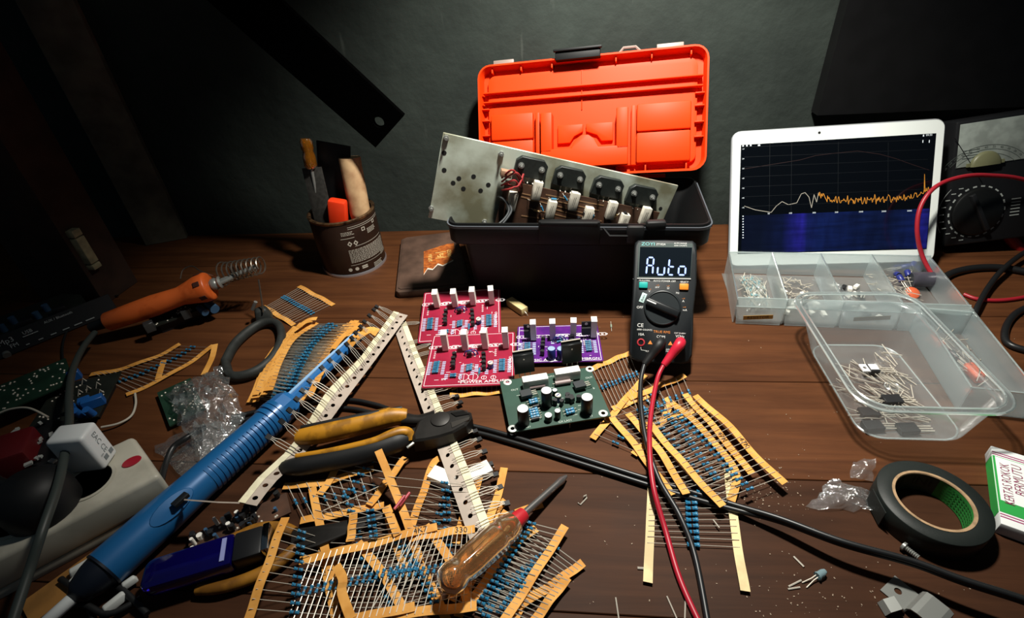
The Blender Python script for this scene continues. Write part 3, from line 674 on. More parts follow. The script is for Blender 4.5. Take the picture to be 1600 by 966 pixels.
trace('peak_curve', [(1163, 264), (1200, 258), (1250, 250), (1275, 243), (1300, 240), (1340, 236), (1375, 241), (1400, 248), (1425, 257), (1452, 266)], .0005, mat('curve_dim_red', '201010', .5, emit='40201c', es=.10))
M_grid = mat('grid_dim', '080c10', .5, emit='1c2830', es=.08)
for px_ in (1203, 1237, 1310, 1388): trace('grid_line', [(px_, 222), (px_-1, 332)], .0004, M_grid)
for k in range(7): trace('grid_line', [(1163, 230+k*15.5), (1450, 218+k*15.5)], .0003, M_grid)
def fall_mat():
    m = bpy.data.materials.new('waterfall_plot'); m.use_nodes = True; nt = m.node_tree; b = nt.nodes['Principled BSDF']; b.inputs['Base Color'].default_value = (.002, .003, .01, 1); b.inputs['Roughness'].default_value = .15
    tc = nt.nodes.new('ShaderNodeTexCoord'); mpn = nt.nodes.new('ShaderNodeMapping'); mpn.inputs['Scale'].default_value = (75, 22, 0); nt.links.new(tc.outputs['Object'], mpn.inputs['Vector'])
    n = nt.nodes.new('ShaderNodeTexNoise'); n.inputs['Scale'].default_value = 1; n.inputs['Detail'].default_value = 5; nt.links.new(mpn.outputs['Vector'], n.inputs['Vector'])
    n2 = nt.nodes.new('ShaderNodeTexNoise'); n2.inputs['Scale'].default_value = 1; mp2 = nt.nodes.new('ShaderNodeMapping'); mp2.inputs['Scale'].default_value = (20, 200, 0); nt.links.new(tc.outputs['Object'], mp2.inputs['Vector']); nt.links.new(mp2.outputs['Vector'], n2.inputs['Vector'])
    sxn = nt.nodes.new('ShaderNodeSeparateXYZ'); nt.links.new(tc.outputs['Object'], sxn.inputs[0])
    r = nt.nodes.new('ShaderNodeValToRGB'); e = r.color_ramp.elements; e[0].position = 0; e[0].color = lin('060c18'); e[1].position = 1; e[1].color = lin('2a2f9a')
    for ps, c_ in ((.12, '0a1420'), (.24, '101c4a'), (.30, '2a2a9e'), (.345, '3c34d0'), (.375, '1e2a7a'), (.44, '1a2f7a'), (.62, '12245c'), (.80, '10204c'), (.93, '182a70'), (.965, '3a36c8')):
        q = e.new(ps); q.color = lin(c_)
    mr = nt.nodes.new('ShaderNodeMapRange'); mr.inputs['From Min'].default_value = sx0; mr.inputs['From Max'].default_value = sx1; nt.links.new(sxn.outputs['X'], mr.inputs['Value']); nt.links.new(mr.outputs['Result'], r.inputs['Fac'])
    ad = nt.nodes.new('ShaderNodeMath'); ad.operation = 'MULTIPLY'; nt.links.new(n.outputs['Fac'], ad.inputs[0]); nt.links.new(n2.outputs['Fac'], ad.inputs[1])
    sc = nt.nodes.new('ShaderNodeMath'); sc.operation = 'MULTIPLY'; sc.inputs[1].default_value = 1.15; nt.links.new(ad.outputs[0], sc.inputs[0])
    nt.links.new(r.outputs['Color'], b.inputs['Emission Color']); nt.links.new(sc.outputs[0], b.inputs['Emission Strength']); return m
a, b_ = spx(1160, 337), spx(1447, 390)
MB().quad((sx0+.004, b_.y+.0015, .0006), (sx1-.0005, b_.y+.0015, .0006), (sx1-.0005, a.y, .0006), (sx0+.004, a.y, .0006)).build('waterfall_plot', fall_mat(), scr)
M_ui = mat('screen_icon', 'c8d0d4', .5, emit='ccd4d8', es=.5)
m = MB()
for k in range(7):
    p = spx(1161, 233+k*15.3); m.text('-%d0' % (k+1), .0022, TR(p.x, p.y, .0006))
for k in range(9):
    p = spx(1161, 338+k*4.2); m.box((p.x, p.y, .0006), (.0014, .0012, .0001))
for k, c_ in enumerate('▲▲■'): p = spx(1161+k*6, 228-k*.4); m.box((p.x, p.y, .0006), (.0018, .0018, .0001))
p = spx(1186, 227); m.box((p.x, p.y, .0006), (.0026, .0018, .0001)); p = spx(1453, 211); m.text('09:30', .0030, TR(p.x-.0008, p.y, .0006)); p = spx(1443, 212); m.box((p.x, p.y, .0006), (.0012, .002, .0001))
for t_, px_ in (('50', 1201), ('100', 1235), ('200', 1272), ('500', 1307), ('1000', 1345), ('2000', 1381), ('5000', 1421)): p = spx(px_, 334-(px_-1200)*.02); m.text(t_, .0026, TR(p.x, p.y, .0007))
for px_ in (1442, 1452): p = spx(px_, 221); m.box((p.x, p.y, .0006), (.0008, .003, .0001))
m.build('screen_icons', M_ui, scr)
p = on(TBX, 1280, 207.5); MB().cyl((p.x, p.y, .0003), (p.x, p.y, .0006), .0016, n=12).build('front_camera', M_hole, tab)

# ================================================================ analogue meter at far right
o_ = P(1478, 386, .012); up = (V((0, 0, 1))-WN*.30).normalized()
ANX = axes(o_, WU, up, WU.cross(up)) @ MX.Rotation(.12, 4, 'Z')
an = thing('analogue_meter', 'black analogue multimeter with needle scale and round selector, behind the tablet', 'multimeter', ANX)
ah = on(ANX, 1483, 192).y; aw = .125
MB().box((aw/2-.002, ah/2, -.02), (aw, ah, .04)).build('case', M_black, an, bevel=.003)
def ap_(px, py, z=0): return on(ANX, px, py, z)
g0, g1 = ap_(1486, 264), ap_(1486, 197)
MB().box((aw/2-.002, (g0.y+g1.y)/2, .0006), (aw-.008, g1.y-g0.y, .0012)).build('scale_plate', mat('aged_scale_card', '9aa39c', .35, noise=.3, nscale=50), an, bevel=.0004)
m = MB(); ac = ap_(1535, 285, .0014)
for rad, a0, a1 in ((.053, .55, 2.6), (.047, .6, 2.5), (.041, .65, 2.45)):
    pt = [V((ac.x+rad*math.cos(a0+(a1-a0)*i/24), ac.y+rad*.82*math.sin(a0+(a1-a0)*i/24), .0014)) for i in range(25)]
    for a, b_ in zip(pt, pt[1:]):
        if a.y < g1.y-.003 and a.x < aw-.006: n_ = V((0, .0003, 0)); m.quad(a-n_, b_-n_, b_+n_, a+n_)
for i in range(0, 25, 2):
    a = .55+2.05*i/24; p = V((ac.x+.050*math.cos(a), ac.y+.050*.82*math.sin(a), .0014))
    if p.y < g1.y-.004 and p.x < aw-.008: m.text(str(i*5), .0036, TR(p.x, p.y, .0014, a-PI/2))
for k in range(4): m.box((.016, g0.y+.010+k*.003, .0014), (.018, .0008, .0001))
m.build('scale_print', mat('scale_print_grey', '4c5450', .7), an)
a, b_ = ac, ap_(1492, 216, .002); m = MB(); m.tube([a, b_], .0004, 4).build('needle', M_black, an)
m = MB(); m.lathe([(.0165, 0), (.0165, .003), (.014, .005), (0, .0055)], 24, M=MX.Translation((ac.x, g0.y-.001, .0008)), a0=0, a1=PI); m.box((ac.x, g0.y+.0015, .002), (.040, .004, .003)).build('zero_cover', mat('olive_cover', '6e6f52', .4), an)
kc = ap_(1525, 331)
m = MB(); m.lathe([(.0285, 0), (.0285, .003), (.0265, .0045), (0, .0045)], 36, M=MX.Translation((kc.x, kc.y, 0))); kn = m.build('range_knob', mat('knob_black_satin', '111212', .35), an)
MB().box((kc.x, kc.y, .0065), (.050, .008, .005), -1.15, top=(1, .6)).build('knob_grip', M_black, kn, bevel=.001)
m = MB()
for i in range(22):
    a = 2*PI*i/22; m.box((kc.x+.0310*math.cos(a), kc.y+.0310*math.sin(a), .0003), (.0016, .0042, .0004), a)
for i in range(10):
    a = 2.1+.25*i; m.box((kc.x+.039*math.cos(a), kc.y+.036*math.sin(a), .0003), (.005, .0010, .0003))
for i in range(6): m.box((kc.x+.043, kc.y-.010+i*.004, .0003), (.010, .0010, .0003))
pt = [V((kc.x-.044*math.cos(a), kc.y+.044*math.sin(a), .0003)) for a in [-.5+.1*i for i in range(14)]]
for a, b_ in zip(pt, pt[1:]): n_ = (b_-a).cross(V((0, 0, 1))).normalized()*.0003; m.quad(a-n_, b_-n_, b_+n_, a+n_)
m.build('dial_ticks', mat('dial_tick_grey', 'a4aaa6', .6), an)
# probe and cables at the right
def cable(name, label, pts, r, mt, n=8, cat='cable', group=None):
    o = MB().tube(smooth_path(pts, n), r, 10).build(name, mt); return tag(o, label, cat, group)
M_redc = mat('red_cable_sheath', '9c1f2b', .4)
cable('red_cable', 'red cable arching in front of the tablet and analogue meter', [P(1462, 440, .012), PY(1441, 400, .500), PY(1433, 360, .512), PY(1439, 322, .525), PY(1462, 292, .535), PY(1500, 277, .545), PY(1545, 274, .55), PY(1610, 284, .55), PY(1700, 330, .54)], .0024, M_redc)
cable('red_cable', 'red cable lying flat on the bench right of the clear organiser', PP([(1506, 460), (1530, 468), (1570, 469), (1620, 460), (1680, 440)], .0024), .0022, M_redc)
cable('black_cable', 'thick black cable curving over the bench behind the organiser', PP([(1470, 452), (1478, 432), (1510, 421), (1555, 418), (1600, 424), (1680, 440)], .0045), .0042, M_cable)
cable('black_cable', 'black cable crossing the red one at the right edge', PP([(1680, 350, .03), (1605, 392, .014), (1568, 420, .0125), (1545, 448, .0085), (1528, 478, .0085), (1520, 500, .0030)], .005), .0028, M_cable)
cable('black_cable', 'black cable looping down beside the orange parts bin', PP([(1680, 450, .012), (1610, 478, .004), (1582, 495, .0035), (1570, 520, .0035), (1580, 540, .0035), (1640, 556, .0035)]), .0033, M_cable)
t = thing('test_probe', 'red test probe grip with black sleeve in front of the analogue meter', 'probe', MX.Translation(PY(1566, 355, .565)))
b0 = PY(1566, 355, .565); d_ = PY(1600, 400, .550)-b0
MB().tube([V((0, 0, 0)), d_*.25, d_*.6, d_], [.005, .0085, .009, .007], 12, flat=.8).build('grip', mat('probe_red', '8e1c1c', .4), t)
MB().tube([d_*.2+V((.012, 0, .002)), d_*.2+V((.016, .004, .03)), V((.030, .006, .075))], [.008, .010, .009], 12).build('sleeve', M_black, t)
# ================================================================ clear organiser, parts bin, food container and what is in them
def frosted(name, col, alpha, rough=.3):
    return mat(name, col, rough, alpha=alpha, spec=.6)
M_fr = film_mat('frosted_clear_plastic', 'e4f2f4', .30, .27, .3)
M_fr2 = film_mat('clear_container_plastic', 'e4f0f2', .32, .22, .16)
M_edge = film_mat('bright_plastic_edge', 'e6f2f0', .5, .42, .2)
O1 = frame(V((.2435, .4470, 0)), V((.218, -.0455, 0)), (0, 0, 1))
org = thing('parts_organiser', 'frosted clear organiser with four compartments in front of the tablet', 'organiser', O1)
OL, OD, OH, th_ = .2235, .106, .031, .0012
div = [0, .225*OL, .47*OL, .72*OL, OL]
def obox(nm, c, s, mt=None, par=None, bv=.0003): return MB().box(c, s).build(nm, mt or M_fr, par or org, bevel=bv, seg=1)
M_frb = film_mat('thin_clear_base', 'e0eef0', .25, .08, .3)
obox('base', (OL/2+.005, OD/2, .0008), (OL, OD-.004, .0012), M_frb)
def wallq(nm, a, b_, z0, z1, skew=.009, t=.0012):
    def lx(p): return V((p[0]+skew*p[1]/OD, p[1], 0))
    A, B = lx(a), lx(b_); n_ = (B-A).cross(V((0, 0, 1))).normalized()*t/2
    m = MB(); m.add([A-n_+V((0, 0, z0)), B-n_+V((0, 0, z0)), B+n_+V((0, 0, z0)), A+n_+V((0, 0, z0)), A-n_+V((0, 0, z1)), B-n_+V((0, 0, z1)), B+n_+V((0, 0, z1)), A+n_+V((0, 0, z1))], [(3, 2, 1, 0), (4, 5, 6, 7), (0, 1, 5, 4), (1, 2, 6, 5), (2, 3, 7, 6), (3, 0, 4, 7)])
    o = m.build(nm, M_fr, org)
    e = MB(); r_ = .0010; e.tube([A+V((0, 0, z1)), B+V((0, 0, z1))], r_, 6); e.build('edge', M_edge, o)
    return o
wallq('back_wall', (0, OD), (OL, OD), .001, OH)
wallq('side_wall', (0, 0), (0, OD), .001, OH); wallq('side_wall', (OL, -.002), (OL, OD), .001, OH-.002)
for i in (1, 2, 3): wallq('divider', (div[i], 0), (div[i], OD), .001, OH)
for i in range(4):
    a, b_ = div[i], div[i+1]; g = .0025
    m = MB(); m.add([(a+g, -.002, .001), (b_-g, -.002, .001), (b_-g*.3, 0, .022), (a+g*.3, 0, .022)], [(0, 1, 2, 3)]); m.build('front_panel', M_fr, org, solid=.0012)
    m = MB(); m.add([(a, 0, .022), (b_, 0, .022), (b_, .004, OH), (a, .004, OH)], [(0, 1, 2, 3)]); o = m.build('front_ledge', M_edge, org, solid=.0012)
    MB().tube([V((a+.001, 0, .022)), V((b_-.001, 0, .022))], .0009, 6).tube([V((a, .004, OH)), V((b_, .004, OH))], .0009, 6).build('edge', M_edge, o)
MB().box((0.024, -.0026, .0105), (.030, .0004, .0052), MX.Rotation(-.10, 3, 'Y')).build('paper_label', mat('brown_paper_label', 'a8803f', .7), org)
m = MB(); m.text('RESISTOR', .0052, TR(.024, -.0030, .0105, 0, PI/2, -.10)).build('label_lettering', M_black, org)
MB().box((.135, -.0026, .0150), (.034, .0004, .0050), MX.Rotation(-.12, 3, 'Y')).build('paper_label', mat('faded_paper_label', '7d7060', .7), org)
def OP(x, y, z): return O1 @ V((x, y, z))
# crumpled bag builder
def crumple(nu, nv, w, h, hz, seed, amp=.003, flat=False):
    rnd = random.Random(seed)
    off = [[(rnd.uniform(-1, 1)*amp*.6, rnd.uniform(-1, 1)*amp*.6, rnd.uniform(-1, 1)*amp) for j in range(nv+1)] for i in range(nu+1)]
    def fn(u, v):
        i, j = round(u*nu), round(v*nv); o = off[i][j]
        z = hz*(math.sin(PI*u)**.6)*(math.sin(PI*v)**.6) if 0 < u < 1 and 0 < v < 1 else 0
        return ((u-.5)*w+o[0], (v-.5)*h+o[1], max(.0004, z+o[2]*(1 if z else .4)))
    return fn
M_bag = film_mat('clear_bag_film', 'eef6f8', .34, .13, .12, .4, 220)
bg = thing('zip_bag', 'small clear bag full of silvery resistors in the first organiser compartment', 'bag', O1 @ TR(.034, .058, .0022, .02))
m = MB(); m.grid(crumple(9, 14, .030, .074, .012, 4, .0030), 9, 14, smooth=True); m.build('film', M_bag, bg)
rnd = random.Random(9); m = MB()
for k in range(150):
    x, y, z = rnd.uniform(-.011, .011), rnd.uniform(-.032, .026), rnd.uniform(.0015, .0085); a = rnd.gauss(PI/2, .5); L = rnd.uniform(.004, .012)
    m.tube([(x-L*math.cos(a), y-L*math.sin(a), z), (x+L*math.cos(a), y+L*math.sin(a), z+rnd.uniform(-.002, .002))], .00050, 4, 0)
    if k % 2: m.tube([(x-.002*math.cos(a), y-.002*math.sin(a), z), (x+.002*math.cos(a), y+.002*math.sin(a), z)], .0010, 6, 1)
o = m.build('resistors', [M_lead, mat('teal_resistor_body', '6f9aa0', .4)], bg); o['kind'] = 'stuff'
rnd = random.Random(21)
def scatter_wires(name, label, cat, M, nx, ny, n, z0, z1, Lr, r=.0004, mats=None, split=None, seed=1):
    rnd = random.Random(seed); m = MB()
    for k in range(n):
        x, y, z = rnd.uniform(-nx, nx), rnd.uniform(-ny, ny), rnd.uniform(z0, z1); a = rnd.gauss(split if split is not None else 0, .6 if split is not None else 2); L = rnd.uniform(*Lr)/2; dz = rnd.uniform(-.3, .3)*L
        m.tube([(x-L*math.cos(a), y-L*math.sin(a), max(r, z-dz)), (x+L*math.cos(a), y+L*math.sin(a), max(r, z+dz))], r, 4)
    o = m.build(name, mats or M_lead); o.matrix_world = M; return tag(o, label, cat, kind='stuff')
scatter_wires('wire_clippings', 'loose silvery clippings in the second organiser compartment', 'clippings', O1 @ TR(.082, .055, .002), .016, .034, 55, .0008, .006, (.006, .016), .0005, seed=3)
def small_part(name, label, cat, M, kind, group=None):
    t = thing(name, label, cat, M, group)
    if kind == 'to220':
        MB().box((0, 0, .0022), (.0100, .0090, .0044)).build('body', M_chip, t, bevel=.0003, seg=1)
        MB().box((-.0012, .0072, .0007), (.0100, .0062, .0013)).build('tab', M_steel, t, bevel=.0002, seg=1)
        for k in (-1, 0, 1): MB().tube([(k*.0025, -.0045, .0022), (k*.0025, -.0175, .0018)], .0005, 5).build('pin', M_lead, t)
    return t
M_ceramw = M_ceram
# small loose parts, second and third compartment
rnd = random.Random(31)
for k in range(9):
    x, y = rnd.uniform(.058, .098), rnd.uniform(.012, .078); o = MB().box((0, 0, .0022), (.0045, .009, .0040)).build('ceramic_part', M_ceramw, None, bevel=.0003, seg=1); o.matrix_world = O1 @ TR(x, y, .0016, rnd.uniform(0, 3))
    tag(o, 'tiny white ceramic part in the second organiser compartment', 'part', 'ceramic parts in the second compartment')
for k in range(14):
    x, y = rnd.uniform(.118, .152), rnd.uniform(.014, .078); o = MB().box((0, 0, .0022), (.0042, .0075, .0040)).build('silver_part', [M_ceramw if k % 3 else M_chip], None, bevel=.0003, seg=1); o.matrix_world = O1 @ TR(x, y, .0016+(k % 2)*.003, rnd.uniform(0, 3))
    tag(o, ('tiny white part' if k % 3 else 'tiny black part')+' in the third organiser compartment', 'part', ('white' if k % 3 else 'black')+' parts in the third compartment')
b3 = MB().grid(crumple(6, 12, .022, .085, .012, 14, .003), 6, 12, smooth=True).build('plastic_bag', M_bag); b3.matrix_world = O1 @ TR(.122, .050, .006, .12, 0, -.25); tag(b3, 'narrow clear plastic bag lying in the third organiser compartment', 'bag')
# capacitors in the fourth compartment
def elcap(name, label, M, r, h, mt, top, group=None, leads=True):
    t = thing(name, label, 'capacitor', M, group)
    MB().lathe([(r*.86, 0), (r, .0006), (r, h-.0012), (r*.92, h)], 18).build('sleeve', mt, t)
    MB().lathe([(r*.92, h-.0002), (r*.90, h-.0006), (0, h-.0006)], 18).lathe([(0, .0003), (r*.86, .0003)], 18).build('end_disc', top, t)
    if leads:
        for s_ in (-.4, .4): MB().tube([(s_*r, 0, .0004), (s_*r, 0, -.006), (s_*r*1.3, .001, -.016)], .0004, 5).build('lead', M_lead, t)
    return t
M_capg = mat('grey_purple_sleeve', '47454f', .35, noise=.3, nscale=60); M_capb = mat('blue_sleeve', '27307a', .35); M_capt = mat('capacitor_end', '30343a', .5)
bigp = P(1455, 446, .012)
elcap('capacitor', 'large grey-purple electrolytic capacitor lying in the fourth organiser compartment', frame(P(1424, 437, .0108), V((.3, 1, .1)), P(1466, 455, .0108)-P(1424, 437, .0108)), .0088, .029, M_capg, M_capt)
rnd = random.Random(8)
for k, p in enumerate(((1418, 408), (1408, 418), (1425, 418), (1400, 428), (1432, 424), (1410, 440), (1396, 416), (1420, 432), (1440, 430))):
    a = rnd.uniform(0, 6.28); z = .006+.003*(k % 3)
    elcap('capacitor', 'small dark blue electrolytic capacitor heaped in the fourth compartment', frame(P(*p, z), V((-math.sin(a), math.cos(a), 0)), V((math.cos(a), math.sin(a), .35))), .0032, .0085, M_capb, M_capt, 'blue capacitors in the organiser')
o4 = O1 @ TR(.190, .050, .002)
scatter_wires('wire_clippings', 'tangle of bright leads around the blue capacitors in the organiser', 'clippings', o4 @ TR(-.008, .018, 0), .016, .022, 45, .004, .014, (.010, .024), .0004, seed=6)
o = MB().lathe([(0, 0), (.006, .0004), (.0075, .0018), (.006, .0032), (0, .0036)], 16).build('disc_capacitor', mat('orange_disc', 'd0603a', .45)); o.matrix_world = O1 @ TR(.205, .066, .004, 0, .5); tag(o, 'orange disc capacitor in the fourth organiser compartment', 'capacitor')
# second bin, in front right
O2 = frame(V((.3990, .2935, 0)), V((.034, .1130, 0)), (0, 0, 1))       # local x runs away from the camera
bin2 = thing('parts_bin', 'frosted clear bin holding orange capacitors, beside the food container', 'bin', O2)
BL, BD, BH = .118, .030, .028
def b2wall(a, b_):
    A, B = V((a[0], a[1], 0)), V((b_[0], b_[1], 0)); c_ = (A+B)/2; o = MB().box((c_.x, c_.y, BH/2), ((B-A).length, .0012, BH), math.atan2(B.y-A.y, B.x-A.x)).build('bin_wall', M_fr, bin2); MB().tube([A+V((0, 0, BH)), B+V((0, 0, BH))], .0010, 6).build('edge', M_edge, o)
for a, b_ in (((0, -BD), (BL, -BD)), ((0, BD*.6), (BL, BD*.6)), ((0, -BD), (0, BD*.6)), ((BL, -BD), (BL, BD*.6))): b2wall(a, b_)
MB().box((BL/2, -BD*.2, .0007), (BL, BD*1.6, .0012)).build('base', M_frb, bin2)
M_orcap = mat('orange_film_capacitor', 'd4572a', .4, noise=.2, nscale=80)
def filmcap(label, M, s=1.0, group=None):
    t = thing('film_capacitor', label, 'capacitor', M, group)
    MB().box((0, 0, .0045*s), (.018*s, .0075*s, .009*s)).build('body', M_orcap, t, bevel=.0018*s, seg=3)
    for k in (-1, 1): MB().tube([(k*.006*s, 0, .009*s), (k*.0062*s, .0004, .018*s), (k*.0064*s, .001, .026*s)], .00045, 5).build('lead', M_lead, t)
filmcap('orange film capacitor with upright leads, nearest the right wall of the bin', O2 @ TR(.048, -.012, .0018, .15, -.3), 1.1)
filmcap('orange film capacitor seen through the container wall at the bin back', O2 @ TR(.092, .006, .0018, .5, .4), .9)
o = MB().lathe([(0, 0), (.0035, .0008), (.0045, .003), (.0035, .006), (0, .007)], 14).build('drop_capacitor', M_orcap); o.matrix_world = O2 @ TR(.020, .004, .0014); tag(o, 'small round orange capacitor at the near end of the bin', 'capacitor')
elcap('capacitor', 'small black capacitor lying behind the orange one in the bin', O2 @ TR(.068, -.006, .006, .4, 0, PI/2), .0036, .011, M_black, M_capt)
scatter_wires('wire_clippings', 'upright loose leads scattered in the parts bin', 'clippings', O2 @ TR(.055, -.006, .002), .045, .014, 26, .002, .012, (.010, .018), .0004, seed=12)
# food container
FCM = TR(.3355, .343, 0, math.radians(-8))
fc = thing('food_container', 'clear rectangular food container holding transistors and cut leads', 'container', FCM)
m = MB(); bo = (0, -.010)
L1 = [rl(.074, .116, .016, .0012, *bo), rl(.082, .125, .018, .0004, *bo), rl(.086, .129, .019, .004, *bo), rl(.104, .152, .021, .036, 0, -.001), rl(.105, .153, .021, .0375), rl(.109, .157, .022, .0385), rl(.110, .158, .022, .0445), rl(.1115, .1595, .022, .0455), rl(.1185, .1665, .0245, .0452), rl(.1190, .1670, .0250, .0425)]
loft(m, L1, cap0=True); m.build('shell', M_fr2, fc)
MB().tube([V(p) for p in rl(.1190, .1670, .0250, .0440, n=8)], .0012, 6, closed=True).tube([V(p) for p in rl(.1095, .1575, .022, .0450, n=8)], .0008, 6, closed=True).build('rim_bead', M_edge, fc)
MB().tube([V(p) for p in rl(.080, .123, .018, .0008, bo[0], bo[1], n=8)], .0007, 6, closed=True).build('base_bead', M_edge, fc)
MB().lathe([(.0062, 0), (.0068, .0004), (.0062, .0008)], 20, M=MX.Translation((.012, -.010, .0012))).lathe([(.0042, 0), (.0046, .0003), (.0042, .0006)], 20, M=MX.Translation((.012, -.010, .0012))).build('moulded_mark', M_edge, fc)
scatter_wires('wire_clippings', 'heap of bright cut component leads in the food container', 'clippings', FCM @ TR(-.008, -.020, .0015), .026, .034, 75, .0006, .0035, (.010, .030), .00042, split=-.8, seed=17)
scatter_wires('wire_clippings', 'few cut leads along the right side of the food container', 'clippings', FCM @ TR(.026, .012, .0015), .010, .040, 14, .0006, .002, (.012, .028), .00045, split=-.9, seed=19)
def flat_to220(label, px, py, yaw, white=False, z=.0018, group=None):
    p = P(px, py, z)
    t = thing('transistor', label, 'transistor', TR(p.x, p.y, z, yaw), group)
    MB().box((0, 0, .0024), (.0100, .0155 if not white else .0090, .0048)).build('body', M_chip, t, bevel=.0004, seg=1)
    if white:
        mb = MB(); plate_holes(mb, -.005, .005, .0040, .0108, .0030, .0044, [(0, .0074, .0018)]); mb.box((0, 0, .0052), (.0075, .0070, .0008)); mb.build('tab', mat('white_tab', 'e6e6e8', .4), t)
    for k in (-1, 0, 1): MB().tube([(k*.0026, -.0070 if not white else -.0045, .0022), (k*.0026, -.021, .0012)], .0006, 5).build('pin', M_lead, t)
flat_to220('transistor with a white perforated tab lying in the food container', 1362, 580, PI/2-.12, True, .0035)
flat_to220('black transistor in the middle of the food container, pins to the right', 1392, 628, PI/2-.05, z=.0020)
flat_to220('black transistor at the far left of the container front wall', 1356, 648, PI/2-.05)
flat_to220('black transistor in the near left corner of the food container', 1362, 669, PI/2-.05)
flat_to220('black transistor nearest the viewer at the middle of the container front', 1416, 673, PI/2-.05)
# ================================================================ circuit boards
_INST = {}
def inst(key, fn, name, mats, parent, M):
    if key not in _INST:
        mb = MB(); fn(mb); o = mb.build(name, mats); _INST[key] = o.data
    else:
        o = bpy.data.objects.new(name, _INST[key]); COL.objects.link(o)
    o.parent = parent; o.matrix_local = M
    return o
def f_res(mb, L=.0095, r=.0012, b=.0030):
    mb.tube([(-L/2, 0, 0), (-L/2, 0, r+.0004), (-b, 0, r+.0004)], .0003, 4, 1).tube([(b, 0, r+.0004), (L/2, 0, r+.0004), (L/2, 0, 0)], .0003, 4, 1)
    mb.lathe([(0, -b), (r*.9, -b), (r*1.1, -b*.8), (r*.9, -b*.45), (r*.9, -b*.3), (r*.9, b*.1), (r*.9, b*.25), (r*.9, b*.45), (r*1.1, b*.8), (r*.9, b), (0, b)], 8, [0, 0, 0, 2, 0, 2, 0, 0, 0, 0], M=TR(0, 0, r+.0004, 0, 0, PI/2))
RES_M = [M_bluebody, M_lead, M_bandd]
def f_to92(mb):
    pl = [(.0023*math.cos(a), .0023*math.sin(a)) for a in [-.6+(PI+1.2)*i/9 for i in range(10)]]
    mb.prism(pl, .0018, .0066, 0)
    for k in (-1, 0, 1): mb.tube([(k*.0012, 0, 0), (k*.0012, 0, .002)], .0003, 4, 1)
M_silk = mat('silkscreen_white', 'e4dfe2', .6); M_silkc = mat('silkscreen_lilac', 'a9b3cf', .6)
def board_frame(q, z):
    c = [P(p[0], p[1], p[2] if len(p) > 2 else z) for p in q]; x = (c[1]-c[0])+(c[2]-c[3]); o = sum(c, V())/4; w = ((c[1]-c[0]).length+(c[2]-c[3]).length)/2; d = ((c[3]-c[0]).length+(c[2]-c[1]).length)/2
    return frame(o, x, x.cross((c[0]-c[3])+(c[1]-c[2]))), w, d
def outline(mb, w, d, z, t=.0005, mi=0):
    for x, y, a, b_ in ((0, d/2, w, t), (0, -d/2, w, t), (w/2, 0, t, d), (-w/2, 0, t, d)): mb.box((x, y, z), (a, b_, .0001), mi=mi)
def silk_pads(mb, x, y, w=.016, h=.0050):
    pts = rrect(w, h, h*.48, 4); n = len(pts); ins = [(px*(1-.0010/w*2), py*(1-.0010/h*2)) for px, py in pts]
    mb.add([(x+a, y+b_, .0002) for a, b_ in pts]+[(x+a*.93, y+b_*.78, .0002) for a, b_ in pts], [(i, (i+1) % n, n+(i+1) % n, n+i) for i in range(n)])
    for dx in (-.0045, 0, .0045): ring(mb, x+dx, y, .0013, .0006)
def ring(mb, x, y, r, t, z=.0002, n=14):
    mb.add([(x+k*math.cos(2*PI*i/n), y+k*math.sin(2*PI*i/n), z) for k in (r, r-t) for i in range(n)], [(i, (i+1) % n, n+(i+1) % n, n+i) for i in range(n)])
def f_cer(mb): mb.box((0, 0, .0125), (.0062, .0092, .0215))
def f_trim(mb):
    mb.lathe([(.0030, 0), (.0030, .0055), (0, .0055)], 14, 1); mb.lathe([(.0028, .0055), (.0030, .0062), (.0026, .0072), (0, .0072)], 14, 0); mb.box((0, 0, .0073), (.0042, .0008, .0004), .6, 1)
M_trimc = mat('cream_trimmer_cap', 'e4dfc8', .4)
